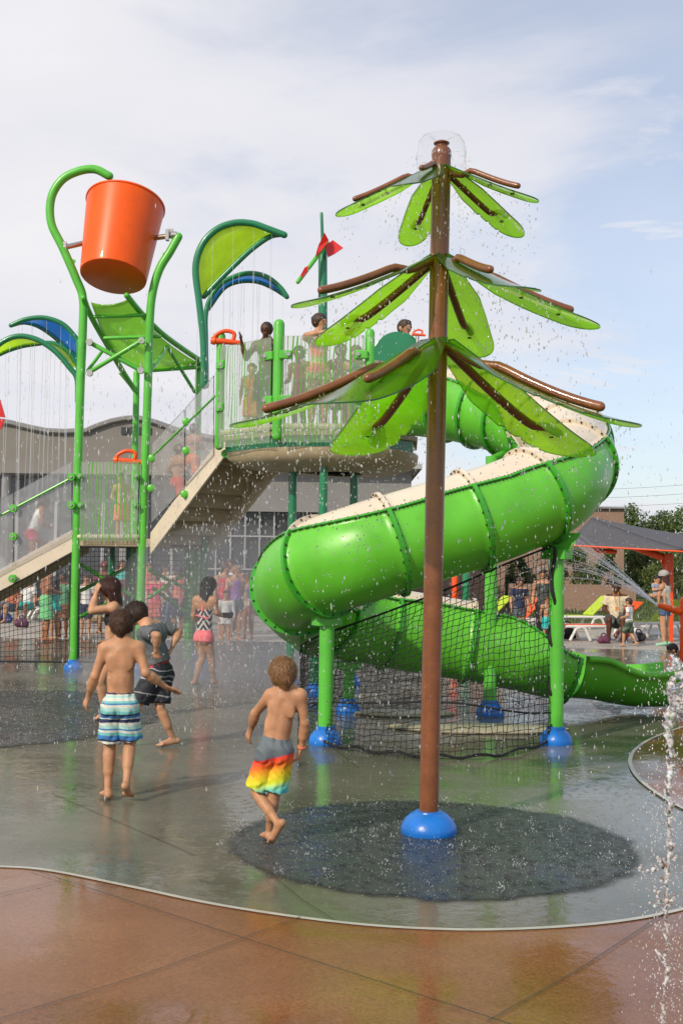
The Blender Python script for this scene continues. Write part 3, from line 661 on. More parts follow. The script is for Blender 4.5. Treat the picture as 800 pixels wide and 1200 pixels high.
# ------------------------------------------------------------------ ground sheets
def concrete(name, c1, c2, wet=.5, speck=0.0, bumpk=.25, foamk=0.0, joints=None, rlo=.06, rhi=.42, bsc=22, ripple=0.0, fade=False):
    m = bpy.data.materials.new(name); m.use_nodes = True; N, L = nt(m); b = N['Principled BSDF']; tc = N.new('ShaderNodeTexCoord'); O = tc.outputs['Object']
    n = N.new('ShaderNodeTexNoise'); n.inputs['Scale'].default_value = .55; n.inputs['Detail'].default_value = 8; n.inputs['Roughness'].default_value = .62; L.new(O, n.inputs[0])
    r = ramp_node(N, [(.30, c1), (.70, c2)]); L.new(n.outputs['Fac'], r.inputs[0])
    f = N.new('ShaderNodeTexNoise'); f.inputs['Scale'].default_value = 90; f.inputs['Detail'].default_value = 3; L.new(O, f.inputs[0])
    fr = N.new('ShaderNodeMapRange'); fr.inputs[1].default_value = .3; fr.inputs[2].default_value = .7; fr.inputs[3].default_value = 1 - .14 - speck; fr.inputs[4].default_value = 1 + .14 + speck; L.new(f.outputs['Fac'], fr.inputs[0])
    sc1 = N.new('ShaderNodeVectorMath'); sc1.operation = 'SCALE'; L.new(r.outputs[0], sc1.inputs[0]); L.new(fr.outputs[0], sc1.inputs['Scale'])
    colr = sc1.outputs[0]
    L.new(colr, b.inputs['Base Color'])
    # wet film: puddled where low, matt where it has drained
    w = N.new('ShaderNodeTexNoise'); w.inputs['Scale'].default_value = .9; w.inputs['Detail'].default_value = 7; w.inputs['Distortion'].default_value = .6
    mp = N.new('ShaderNodeMapping'); mp.inputs['Location'].default_value = (4.2, 9.1, 0); L.new(O, mp.inputs[0]); L.new(mp.outputs[0], w.inputs[0])
    wr = N.new('ShaderNodeMapRange'); wr.interpolation_type = 'SMOOTHSTEP'; wr.inputs[1].default_value = wet - .13; wr.inputs[2].default_value = wet + .13; wr.inputs[3].default_value = rlo; wr.inputs[4].default_value = rhi
    L.new(w.outputs['Fac'], wr.inputs[0]); L.new(wr.outputs[0], b.inputs['Roughness'])
    b.inputs['IOR'].default_value = 1.38
    rp = N.new('ShaderNodeTexNoise'); rp.inputs['Scale'].default_value = bsc; rp.inputs['Detail'].default_value = 4; rp.inputs['Distortion'].default_value = .8; L.new(O, rp.inputs[0])
    rp2 = N.new('ShaderNodeTexNoise'); rp2.inputs['Scale'].default_value = 4.5; rp2.inputs['Detail'].default_value = 2; L.new(O, rp2.inputs[0])
    sm = math_n(N, L, 'ADD', math_n(N, L, 'MULTIPLY', rp.outputs['Fac'], .35), rp2.outputs['Fac'])
    if ripple:       # rings left by falling drops
        for vsc, fq, dc in ((5.0, 75, 9), (9.0, 60, 8)):
            vo = N.new('ShaderNodeTexVoronoi'); vo.voronoi_dimensions = '2D'; vo.inputs['Scale'].default_value = vsc; L.new(O, vo.inputs['Vector'])
            d_ = vo.outputs['Distance']; w1 = math_n(N, L, 'MULTIPLY', math_n(N, L, 'SINE', math_n(N, L, 'MULTIPLY', d_, fq)), math_n(N, L, 'EXPONENT', math_n(N, L, 'MULTIPLY', d_, -dc)))
            sm = math_n(N, L, 'ADD', sm, math_n(N, L, 'MULTIPLY', w1, .16 * ripple))
    bp = N.new('ShaderNodeBump'); bp.inputs['Strength'].default_value = bumpk; bp.inputs['Distance'].default_value = .012; L.new(sm, bp.inputs['Height']); L.new(bp.outputs[0], b.inputs['Normal'])
    if fade:         # the patch wears out towards its rim
        ln = N.new('ShaderNodeVectorMath'); ln.operation = 'LENGTH'; L.new(O, ln.inputs[0]); e_ = N.new('ShaderNodeTexNoise'); e_.inputs['Scale'].default_value = 5; e_.inputs['Detail'].default_value = 6; L.new(O, e_.inputs[0])
        nv_ = N.new('ShaderNodeAttribute'); nv_.attribute_name = 'rim'
        q_ = math_n(N, L, 'ADD', nv_.outputs['Fac'], math_n(N, L, 'MULTIPLY', math_n(N, L, 'SUBTRACT', e_.outputs['Fac'], .5), .16))
        f_ = N.new('ShaderNodeMapRange'); f_.interpolation_type = 'SMOOTHSTEP'; f_.inputs[1].default_value = .94; f_.inputs[2].default_value = 1.04; f_.inputs[3].default_value = 0; f_.inputs[4].default_value = 1; L.new(q_, f_.inputs[0])
        x_ = N.new('ShaderNodeBsdfTransparent'); mx_ = N.new('ShaderNodeMixShader'); L.new(f_.outputs[0], mx_.inputs[0]); L.new(b.outputs[0], mx_.inputs[1]); L.new(x_.outputs[0], mx_.inputs[2]); L.new(mx_.outputs[0], N['Material Output'].inputs[0])
    return m
GREY = concrete('wet_grey_concrete', (.085, .088, .062), (.190, .178, .140), wet=.54, bumpk=.26, rlo=.03, rhi=.28, ripple=.6)
BRN = concrete('wet_brown_concrete', (.150, .056, .020), (.300, .140, .062), wet=.52, bumpk=.14, speck=.10, rlo=.05, rhi=.30, ripple=.25)
DARK = concrete('dark_rubber_surface', (.022, .027, .027), (.058, .064, .060), wet=.5, bumpk=2.0, rlo=.08, rhi=.32, bsc=46, ripple=2.6, fade=True)
PALE = mat('pale_border_concrete', (.46, .44, .38), .3, var=.12, vscale=8, bump=.1)
DRY = concrete('pale_deck_concrete', (.30, .28, .24), (.42, .39, .34), wet=.42, bumpk=.1, rlo=.12, rhi=.6)
JOINT = mat('joint_dark', (.035, .022, .016), .5)
GRASSM = mat('grass_ground', (.055, .085, .025), .9, var=.4, vscale=3, bump=.5, bscale=30)

def sheet(name, poly, z, m, lab=None):
    o = make_mesh(name, [V((p[0], p[1], z)) for p in poly], [tuple(range(len(poly)))], m, smooth=False)
    o['kind'] = 'structure'; return o
# the ground: one sheet to the horizon
o = make_mesh('ground', [V((x, y, -.012)) for x, y in ((-900, -40), (900, -40), (900, 1800), (-900, 1800))], [(0, 1, 2, 3)], GRASSM, smooth=False); tag(o, kind='structure')
sheet('splash_pad', [(-30, -6), (30, -6), (30, 23.5), (8, 23.0), (0, 24), (-30, 24)], 0.0, GREY)
sheet('pool_deck', [(-30, 24.0), (0, 24.0), (8, 23.0), (30, 23.5), (30, 34.0), (6, 34.0), (-30, 42)], 0.0, DRY)
def line_px(pts, n=10): return spline([G(x, y) for x, y in pts], n)
edge = line_px([(-260, 1024), (-120, 1016), (0, 1018), (60, 1023), (150, 1041), (260, 1064), (400, 1084), (520, 1092), (620, 1091), (720, 1083), (800, 1068), (900, 1040), (1010, 1000)])
edge = [V((p.x, p.y, 0)) for p in edge]
bl = [edge[0] + V((-3, 0, 0))] + edge + [edge[-1] + V((4, 1, 0))]
sheet('brown_pavement', [(p.x, p.y) for p in bl] + [(bl[-1].x + 3, -5.0), (bl[0].x - 3, -5.0)], 0.006, BRN)
def strip(name, pts, w, z, m):
    T, U = frame_dirs(pts); vs = []; fs = []
    for p, t in zip(pts, T):
        nn = V((-t.y, t.x, 0)).normalized(); vs += [V((p.x, p.y, z)) - nn * w / 2, V((p.x, p.y, z)) + nn * w / 2]
    for i in range(len(pts) - 1): fs.append((2 * i, 2 * i + 2, 2 * i + 3, 2 * i + 1))
    o = make_mesh(name, vs, fs, m, smooth=False); o['kind'] = 'structure'; return o
strip('border_line', bl, .030, .011, PALE)
e2 = line_px([(960, 820), (860, 836), (800, 853), (765, 866), (745, 879), (738, 893), (745, 910), (765, 928), (800, 949), (860, 975), (960, 1000)])
e2 = [V((p.x, p.y, 0)) for p in e2]
sheet('brown_pavement', [(p.x, p.y) for p in e2] + [(9, e2[-1].y), (9, e2[0].y)], .006, BRN)
strip('border_line', e2, .032, .011, PALE)
def disc(name, c, rx, ry, z, m, wob=.02, seed=1):
    vs = [V((c.x, c.y, z))]; n = 220; rr = random.Random(seed)
    for k in range(n):
        a = 2 * math.pi * k / n; q = 1 + wob * math.sin(3 * a + seed) + .08; vs.append(V((c.x + rx * q * math.cos(a), c.y + ry * q * math.sin(a), z)))
    o = make_mesh(name, vs, [(0, 1 + k, 1 + (k + 1) % n) for k in range(n)], m, smooth=False); o['kind'] = 'structure'
    at = o.data.attributes.new('rim', 'FLOAT', 'POINT'); at.data.foreach_set('value', [0.0] + [1.08] * n); return o
TC = G(506, 988)
disc('dark_circle_pavement', TC, 1.17, 1.17, .005, DARK, 0.0)
disc('dark_circle_pavement', G(-10, 838), 1.75, 2.3, .005, DARK, 0.0, 2)
def joint(pts, w=.0045, z=.0145): strip('pavement_joint', [V((G(x, y).x, G(x, y).y, 0)) for x, y in pts], w, z, JOINT)
joint([(0, 1051), (72, 1035)]); joint([(36, 1022), (300, 1108), (580, 1199), (640, 1220)]); joint([(-20, 1205), (170, 1146), (352, 1078)]); joint([(570, 1202), (680, 1139), (778, 1074)])
joint([(310, 1020), (352, 1055), (394, 1082)], .0045, .004 + .004); joint([(280, 792), (420, 900)], .005, .0045); joint([(230, 1004), (60, 930)], .0045, .0045)

# ------------------------------------------------------------------ buildings
WALLG = mat('taupe_stucco', (.20, .19, .172), .85, var=.06, vscale=1.5)
WALLD = mat('grey_metal_cladding', (.20, .20, .20), .55, var=.08, vscale=1)
GLASSD = mat('dark_glazing', (.035, .042, .045), .12, var=.3, vscale=.6, spec=.6)
ALU = mat('aluminium_mullion', (.36, .37, .38), .35, var=.05)
def brick_mat():
    m = mat('brown_brick', (.2, .1, .06), .85); N, L = nt(m); b = N['Principled BSDF']; tc = N.new('ShaderNodeTexCoord'); mp = N.new('ShaderNodeMapping'); mp.inputs['Rotation'].default_value = (rad(90), 0, 0)
    L.new(tc.outputs['Object'], mp.inputs[0]); br = N.new('ShaderNodeTexBrick'); br.inputs['Scale'].default_value = 5.5; br.inputs['Color1'].default_value = (.30, .18, .125, 1); br.inputs['Color2'].default_value = (.235, .14, .10, 1); br.inputs['Mortar'].default_value = (.33, .28, .23, 1); br.inputs['Mortar Size'].default_value = .016
    L.new(mp.outputs[0], br.inputs[0]); L.new(br.outputs[0], b.inputs['Base Color']); return m
BRICK = brick_mat()
def wall_quad(mb, x0, x1, Y, z0, z1, th=.4): mb.box(((x0 + x1) / 2, Y + th / 2, (z0 + z1) / 2), (x1 - x0, th, z1 - z0))

YB = 38.0
bld = empty('pool_building', (W(100, 700, YB).x, YB, 0), 'long grey poolhouse with dark glass walls and wavy parapets behind the stair tower', 'building')
def zx(px, py, Y): p = W(px, py, Y); return p.x, p.z
# glazed ground storey
mb = MB(); x0 = zx(-120, 600, YB)[0]; x1 = zx(262, 600, YB)[0]
wall_quad(mb, x0, x1, YB + .5, 0, zx(100, 560, YB)[1]); mb.build('glass_wall', GLASSD, bld, smooth=False)
for (pa, pb, pts) in ((-120, 108, [(-120, 478), (-60, 486), (0, 496), (20, 499), (40, 504), (60, 508), (80, 509), (108, 508)]), (108, 268, [(108, 507), (120, 502), (135, 497), (150, 494), (165, 493), (185, 498), (210, 507), (240, 514), (268, 519)])):
    top = [W(x, y, YB) for x, y in pts]; zb = zx(100, 557, YB)[1]
    poly = [V((p.x, YB - .6, p.z)) for p in top] + [V((top[-1].x, YB - .6, zb)), V((top[0].x, YB - .6, zb))]
    MB().slab(poly[::-1], (0, 9, 0)).build('roof_parapet', WALLG, bld, smooth=False)
    s2 = [V((p.x, YB - .68, p.z + .0)) for p in top]; MB().tube([p + V((0, 0, .02)) for p in s2], .09, 6).build('roof_trim', WALLD, bld)
for px in (-10, 16, 39, 62, 84, 118, 140, 170, 200):
    x = zx(px, 600, YB)[0]; MB().box((x, YB + .45, 2.1), (.10, .12, 4.4)).build('mullion', ALU, bld, smooth=False)
MB().box(((x0 + x1) / 2, YB + .44, zx(100, 585, YB)[1]), (x1 - x0, .12, .12)).build('transom', WALLD, bld, smooth=False)
for px in (10, 150): x = zx(px, 600, YB)[0]; MB().tube([V((x, YB - .3, 0)), V((x, YB - .3, 4.7))], .17, 12).build('column', WALLD, bld)
mb = MB()
for i in range(4): a = zx(150 + i * 9, 503, YB); mb.box((a[0], YB - .62, a[1] - .12), (.2, .08, .22))
mb.build('clerestory_window', GLASSD, bld, smooth=False)
YC = 36.0
b2 = empty('glazed_hall', (zx(360, 640, YC)[0], YC, 0), 'grey hall with tall dark glass and pale mullion grid behind the green slide', 'building')
xa, xb = zx(236, 600, YC)[0], zx(474, 600, YC)[0]; zt = zx(350, 571, YC)[1]
mb = MB(); wall_quad(mb, xa, xb, YC + .3, 0, zx(350, 600, YC)[1]); mb.build('glass_wall', GLASSD, b2, smooth=False)
mb = MB(); wall_quad(mb, xa - .2, xb + .2, YC, zx(350, 600, YC)[1], zx(350, 549, YC)[1], 8); mb.build('wall', WALLD, b2, smooth=False)
mb = MB(); wall_quad(mb, xa - .5, xb + .5, YC - .5, zx(350, 549, YC)[1] + .003, zx(350, 543, YC)[1], 9); mb.build('roof', ALU, b2, smooth=False)
for i in range(15):
    x = lerp(xa, xb, i / 14); MB().box((x, YC + .22, 1.9), (.045, .12, zx(350, 600, YC)[1] * 2 - 3.8 if False else 3.55)).build('mullion', ALU, b2, smooth=False)
for py in (629, 668): MB().box(((xa + xb) / 2, YC + .20, zx(350, py, YC)[1]), (xb - xa, .10, .045)).build('transom', ALU, b2, smooth=False)
YD = 44.0
b3 = empty('low_annex', (zx(530, 640, YD)[0], YD, 0), 'low brown brick annex with flat roof seen beyond the slide', 'building')
xa, xb = zx(430, 600, YD)[0], zx(592, 600, YD)[0]
mb = MB(); wall_quad(mb, xa, xb, YD, 0, zx(500, 577, YD)[1], 8); mb.build('wall', BRICK, b3, smooth=False)
mb = MB(); wall_quad(mb, xa - .2, xb + .2, YD - .3, zx(500, 577, YD)[1] + .002, zx(500, 571, YD)[1], 8.6); mb.build('roof', WALLD, b3, smooth=False)
YE = 62.0
b4 = empty('brick_building', (zx(690, 640, YE)[0], YE, 0), 'plain brown brick building with flat roof behind the grey sunshade', 'building')
xa, xb = zx(610, 600, YE)[0], zx(731, 600, YE)[0]
mb = MB(); wall_quad(mb, xa, xb, YE, 0, zx(690, 596, YE)[1], 9); mb.build('wall', BRICK, b4, smooth=False)
mb = MB(); wall_quad(mb, xa - .2, xb + .2, YE - .2, zx(690, 596, YE)[1] + .002, zx(690, 594, YE)[1], 9.4); mb.build('roof', WALLD, b4, smooth=False)
# low garden wall behind the deck
xa, xb = zx(596, 690, 44)[0], zx(745, 690, 44)[0]
mb = MB(); wall_quad(mb, xa, xb, 44, 0, zx(670, 685, 44)[1], .4); o = mb.build('garden_wall', BRICK, None, loc=(xa, 44, 0), smooth=False); tag(o, 'long low brown brick wall across the grass behind the loungers', 'wall')
# power lines
wm = mat('cable', (.12, .12, .12), .6)
for i, (y0, y1) in enumerate(((568, 560), (577, 571), (586, 583))):
    a, b = W(560, y0 + 5, 95), W(900, y1 - 2, 95); pts = []
    for k in range(13):
        t = k / 12; p = a.lerp(b, t); p.z -= .5 * 4 * t * (1 - t); pts.append(p)
    o = MB().tube(pts, .012, 4).build('power_line', wm, None, loc=a); tag(o, ['highest', 'middle', 'lowest'][i] + ' of three thin dark power cables crossing the pale sky at right', 'cable', 'power lines')

# ------------------------------------------------------------------ far trees
def leaf_mat(name, c):
    m = poly_mat(name, c, 0.0, .35, .5); return m
LM = [leaf_mat('foliage_dark', (.060, .105, .020)), leaf_mat('foliage_mid', (.10, .16, .028)), leaf_mat('foliage_pale', (.13, .18, .04))]
BARK = mat('bark', (.10, .075, .055), .9, var=.3, bump=.6)
def far_tree(px, Y, py_top, wid, label, mi, group, seed, trunkless=False):
    r = np.random.default_rng(seed); base = W(px, 700, Y); base.z = 0; top = W(px, py_top, Y).z; w = wid * Y / FPX
    root = empty('tree', base, label, 'tree', group)
    t = MB(); t.tube([base, base + V((.05 * w, 0, top * .35)), base + V((-.02 * w, 0, top * .75))], [w * .05, w * .035, w * .012], 8)
    for k in range(6):
        a = r.uniform(0, 6.28); h = top * r.uniform(.3, .6); t.tube([base + V((0, 0, h)), base + V((math.cos(a) * w * .3, math.sin(a) * w * .3, h + top * .22))], [w * .02, w * .007], 5)
    t.build('trunk', BARK, root)
    # crown: leaf clumps around lobes
    nl = 24; lob = []
    for k in range(nl):
        u = r.uniform(-1, 1); a = r.uniform(0, 6.28); z = r.uniform(.16, .92); q = math.sin(min(1, (z + .08)) ** .8 * math.pi) * .5 + .12
        lob.append((np.array((math.cos(a) * w * .5 * q * 1.5, math.sin(a) * w * .5 * q * 1.5, top * z)), w * r.uniform(.13, .22)))
    n = 9000; ids = r.integers(0, nl, n); d = r.normal(size=(n, 3)); d /= np.linalg.norm(d, axis=1)[:, None]
    c = np.array([lob[i][0] for i in ids]) + d * np.array([lob[i][1] for i in ids])[:, None] * r.uniform(.45, 1.12, n)[:, None]
    c[:, 2] = np.clip(c[:, 2], top * .06, top * 1.03); s = r.uniform(.5, 1.25, n) * Y / FPX * 1.7
    nn = r.normal(size=(n, 3)); nn /= np.linalg.norm(nn, axis=1)[:, None]; t1 = np.cross(nn, r.normal(size=(n, 3))); t1 /= np.linalg.norm(t1, axis=1)[:, None]; t2 = np.cross(nn, t1)
    vs = np.stack([c - t1 * s[:, None], c - t2 * s[:, None] * .6, c + t1 * s[:, None], c + t2 * s[:, None] * .6], 1).reshape(-1, 3)
    np_mesh('crown', vs + np.array(base), np.arange(4 * n).reshape(-1, 4), LM[mi], parent=root)
ft = [(744, 84, 590, 56, 'bushy green tree just right of the brick building', 1), (770, 92, 599, 60, 'darker tree crown second from the brick building above the sunshade', 0), (794, 86, 592, 58, 'tall green tree at the right edge above the orange post', 1),
      (822, 90, 588, 50, 'dark green tree cut by the right edge of the view', 0), (757, 66, 636, 56, 'pale shrubby tree low behind the orange sunshade beam', 2), (790, 62, 632, 60, 'pale green tree low beside the orange post', 2), (740, 76, 620, 50, 'mid green tree between brick building and sunshade post', 1)]
for i, (px, Y, pt, wd, lab, mi) in enumerate(ft): far_tree(px, Y, pt, wd, lab, mi, 'far trees on the right', 20 + i)
far_tree(672, 48, 642, 52, 'small leafy tree in front of the left half of the brick building', 1, 'young trees before the brick building', 51)
far_tree(713, 50, 640, 30, 'narrow young tree in front of the brick building corner', 1, 'young trees before the brick building', 52)
far_tree(606, 50, 655, 40, 'round tree beyond the deck seen through the slide net', 1, 'young trees before the brick building', 53)
far_tree(238, 90, 478, 26, 'distant treetop glimpsed left of the platform', 0, 'far trees on the right', 54) if False else None

# grass tufts on the bank
r = np.random.default_rng(5); n = 9000; gx_ = r.uniform(6, 22, n); gy_ = r.uniform(34.05, 62, n); h = r.uniform(.05, .16, n); a = r.uniform(0, 6.28, n)
vs = np.stack([np.stack([gx_ - .05 * np.cos(a), gy_ - .05 * np.sin(a), 0 * h - .01], 1), np.stack([gx_ + .05 * np.cos(a), gy_ + .05 * np.sin(a), 0 * h - .01], 1), np.stack([gx_ + .03 * np.sin(a), gy_, h], 1), np.stack([gx_ + .0 * a, gy_ + .02, h * .9], 1)], 1).reshape(-1, 3)
o = np_mesh('grass', vs, np.arange(4 * n).reshape(-1, 4), LM[2]); tag(o, 'rough short grass on the bank behind the loungers', 'grass', kind='stuff')
# ------------------------------------------------------------------ water tree
TB = G(502, 977); TB.z = 0
TY = TB.y
tree = empty('spray_tree', TB, 'tall brown water play tree with translucent green leaves standing on the dark circle', 'water feature')
ttop = Wz(517, 186, TY, W(517, 186, TY).z)
def tp(z): t = z / ttop.z; return TB + (ttop - TB) * t
MB().tube([TB + V((0, 0, .10)), ttop], .0585, 28).build('trunk', M['brown'], tree)
MB().lathe(TB, [(.165, 0), (.17, .02), (.165, .05), (.145, .085), (.110, .118), (.085, .128), (.082, .135), (.064, .137)], 32).build('base_cover', M['blue'], tree)
MB().lathe(ttop, [(.058, -.002), (.062, .02), (.060, .05), (.048, .07), (.034, .078), (.034, .088), (.048, .094), (.050, .10), (.03, .112)], 24).build('nozzle', M['brown'], tree)
def leaf(zn, az, R, drop, bl=.90, sag=.03, W0=.34, seed=0, notch_side=1):
    sl_ = .26 if math.sin(rad(az)) < .1 else .76; br_r = .029 if W0 > .4 else .0245 if W0 > .3 else .018
    c = tp(zn); a = rad(az); rd = V((math.cos(a), math.sin(a), 0)); sd = V((-math.sin(a), math.cos(a), 0))
    def mid(t): return c + rd * (R * t) + V((0, 0, -drop * (t ** 1.15) + sag * 4 * t * (1 - t)))
    tl = MB(); pts = [mid(.0) - V((0, 0, .034))] + [mid(t) + V((0, 0, lerp(-.034, .030, min(1, max(0, (t / bl - sl_) / .14)) ** 1.0) + .012 * (t / bl) ** 6)) for t in [bl * k / 18 for k in range(1, 19)]]
    tl.tube([c - rd * .02 - V((0, 0, .03))] + pts[1:], [br_r * 1.05] + [br_r] * 18, 12, rnd=True)
    br = tl.build('branch', M['brown'], tree)
    rr = random.Random(seed); n = 56; rows = []
    for i in range(n + 1):
        t = .04 + i / n * 1.04
        w = W0 * min(1.0, (.30 + 1.75 * t) if t < .4 else 1.0) * (1 - .12 * max(0, (t - .6) / .4))
        if t > .86: w *= math.sqrt(max(.0015, 1 - ((t - .86) / .222) ** 2))
        wl = wr_ = w / 2
        for nt_, dp in ((.62, .8), (.74, .72), (.86, .8)):      # feather notches on one edge
            if nt_ - .10 < t <= nt_:
                q = (t - nt_ + .10) / .10
                wr_ = w / 2 * (1 + .05 * q)
        for nt_ in (.62, .74, .86):
            if nt_ < t < nt_ + .022: wr_ = w / 2 * .90
        rows.append((t, wl, wr_))
    vs = []; fs = []; nc = 8; th = .009
    for t, wl, wr_ in rows:
        if notch_side < 0: wl, wr_ = wr_, wl
        for j in range(nc + 1):
            u = -1 + 2 * j / nc; off = u * (wl if u < 0 else wr_); dz = -.22 * off * off / max(W0, .01)
            vs.append(mid(t) + sd * off + V((0, 0, dz)))
    nv = len(vs); vs += [v - V((0, 0, th)) for v in vs]; S = nc + 1
    for i in range(n):
        for j in range(nc):
            q = (i * S + j, i * S + j + 1, (i + 1) * S + j + 1, (i + 1) * S + j); fs.append(q); fs.append(tuple(nv + k for k in q[::-1]))
    ring = [j for j in range(S)] + [i * S + nc for i in range(1, n + 1)] + [n * S + j for j in range(nc - 1, -1, -1)] + [i * S for i in range(n - 1, 0, -1)]
    for k in range(len(ring)):
        x, y = ring[k], ring[(k + 1) % len(ring)]; fs.append((y, x, nv + x, nv + y))
    me = make_mesh('leaf_panel', vs, fs, M['leaf'], br, smooth=True, mats=[M['leaf'], M['frost_edge_g']], fmat=[0] * (2 * n * nc) + [1] * len(ring))
    outward(me.data); me.data.set_sharp_from_angle(angle=rad(50))
    bo = MB()
    for t in (.3, .55, .8): p = mid(t) + V((0, 0, -.026)); bo.lathe(p + V((0, 0, .004)), [(.013, 0), (.013, .008)], 8)
    bo.build('bolts', M['bolt'], br)['kind'] = 'stuff'
    return [mid(t) for t in (0.1, .3, .5, .7, .9, 1.04)], sd, W0
M['frost_edge_g'] = mat('green_panel_edge', (0.02, .10, .01), .3)
leaf_info = []
z1 = W(516, 191, TY).z; z2 = W(514, 295, TY).z; z3 = W(511, 392, TY).z
for i, (az, R, dr, bl) in enumerate([(-29, .58, .25, .86), (29, .58, .29, .86), (105, .60, .27, .9), (180, .60, .26, .88), (243, .56, .25, .55)]): leaf_info.append(leaf(z1, az, R, dr + .045, bl, -.02, .225, i, 1 if i % 2 else -1))
for i, (az, R, dr, bl) in enumerate([(2, .92, .38, .88), (68, .86, .42, .84), (146, .84, .42, .86), (208, .92, .38, .88), (297, .88, .36, .62)]): leaf_info.append(leaf(z2, az, R, dr + .04, bl, -.045, .33, 10 + i, 1 if i % 2 else -1))
for i, (az, R, dr, bl) in enumerate([(-29, 1.15, .52, .88), (36, 1.24, .56, .86), (118, 1.08, .55, .84), (195, 1.18, .52, .90), (237, 1.22, .50, .66)]): leaf_info.append(leaf(z3, az, R, dr + .065, bl, -.085, .50, 20 + i, 1 if i % 2 else -1))

# ------------------------------------------------------------------ tube slide
def post_foot(mb_or_none, base, r, parent, h=.13): 
    return MB().lathe(base, [(r * 2.15, 0), (r * 2.2, .03), (r * 2.05, .07), (r * 1.7, h * .8), (r * 1.3, h), (r * 1.28, h + .03), (r * 1.02, h + .032)], 28).build('foot_cover', M['blue'], parent)
CP = [(440, 466, 14.9, -38), (525, 473, 14.1, -40), (585, 486, 13.6, -25), (638, 503, 13.0, 10), (668, 528, 11.9, 34), (652, 566, 10.85, 42), (590, 597, 10.5, 42), (510, 622, 10.35, 42),
      (425, 648, 10.25, 42), (372, 667, 10.5, 44), (351, 688, 11.2, 30), (368, 713, 12.1, 0), (425, 730, 12.7, -42), (500, 743, 12.9, -50), (580, 757, 12.95, -50), (664, 776, 13.05, -10)]
cps = [W(a, b, c) for a, b, c, d in CP]; NS = 10
cl = spline(cps, NS); bank = []
bk = [d for *_, d in CP]
for i in range(len(cps) - 1):
    for k in range(NS): t = k / NS; t = t * t * (3 - 2 * t); bank.append(lerp(bk[i], bk[i + 1], t))
bank.append(bk[-1])
RT = .445
slide = empty('tube_slide', V((G(500, 860).x, 11.5, 0)), 'big bright green spiral tube slide with cream upper half running down around the net', 'slide')
Tn = [(cl[min(i + 1, len(cl) - 1)] - cl[max(i - 1, 0)]).normalized() for i in range(len(cl))]
FR = []
for t, b in zip(Tn, bank):
    n = t.cross(V((0, 0, 1))).normalized(); u = n.cross(t).normalized()     # n: right side of travel
    a = rad(b); FR.append((n * math.cos(a) - u * math.sin(a), n * math.sin(a) + u * math.cos(a)))    # bank>0 lifts the left (outer) side
def shell(a0, a1, i0, i1, r, th, name, m, seg=28):
    vs = []; fs = []; K = seg + 1
    for rr in (r, r - th):
        for i in range(i0, i1 + 1):
            n, u = FR[i]
            for k in range(K):
                a = rad(lerp(a0, a1, k / seg)); vs.append(cl[i] + (n * math.cos(a) + u * math.sin(a)) * rr)
    L_ = i1 - i0 + 1; nv = L_ * K
    for i in range(L_ - 1):
        for k in range(seg):
            q = (i * K + k, i * K + k + 1, (i + 1) * K + k + 1, (i + 1) * K + k); fs.append(q[::-1]); fs.append(tuple(nv + x for x in q))
        for k in (0, seg): a, b = i * K + k, (i + 1) * K + k; fs.append((a, b, nv + b, nv + a) if k == 0 else (b, a, nv + a, nv + b))
    for i in (0, L_ - 1):
        for k in range(seg): a = i * K + k; fs.append((a, nv + a, nv + a + 1, a + 1) if i == 0 else (a + 1, nv + a + 1, nv + a, a))
    return make_mesh(name, vs, fs, m, slide)
joints_i = [0, 10, 16, 22, 31, 38, 45, 55, 65, 76, 88, 100, 112, 124, 136, 150]
for a, b in zip(joints_i[:-1], joints_i[1:]):
    shell(180, 360, a, b, RT, .02, 'lower_shell', M['slide'])
    if a < 136: shell(2, 178, a, b, RT - .003, .02, 'upper_shell', M['cream'])
# seam lips with bolts
for side, a in (('r', 0), ('l', 180)):
    for i0, i1 in zip(joints_i[:-1], joints_i[1:]):
        vs = []; fs = []
        for i in range(i0, i1 + 1):
            n, u = FR[i]; s = 1 if a == 0 else -1
            for (rr, uu) in ((RT - .002, -.012), (RT + .024, -.010), (RT + .024, .010), (RT - .002, .014)): vs.append(cl[i] + n * s * rr + u * uu)
        for i in range(i1 - i0):
            for k in range(4): fs.append((i * 4 + k, i * 4 + (k + 1) % 4, i * 4 + 4 + (k + 1) % 4, i * 4 + 4 + k))
        o = make_mesh('seam_lip', vs, fs, M['slidedk'], slide, smooth=False)
        bb = MB(); d = 0
        for i in range(i0, i1):
            n, u = FR[i]; s = 1 if a == 0 else -1
            for q in (0, .5):
                nn, uu = FR[min(i + 1, i1)]; c = cl[i].lerp(cl[i + 1], q); bb.ico(c + n * s * (RT + .014) + u * .014, .0105); bb.ico(c + n * s * (RT + .014) - u * .014, .010)
        bb.build('seam_bolts', M['bolt'], o)['kind'] = 'stuff'
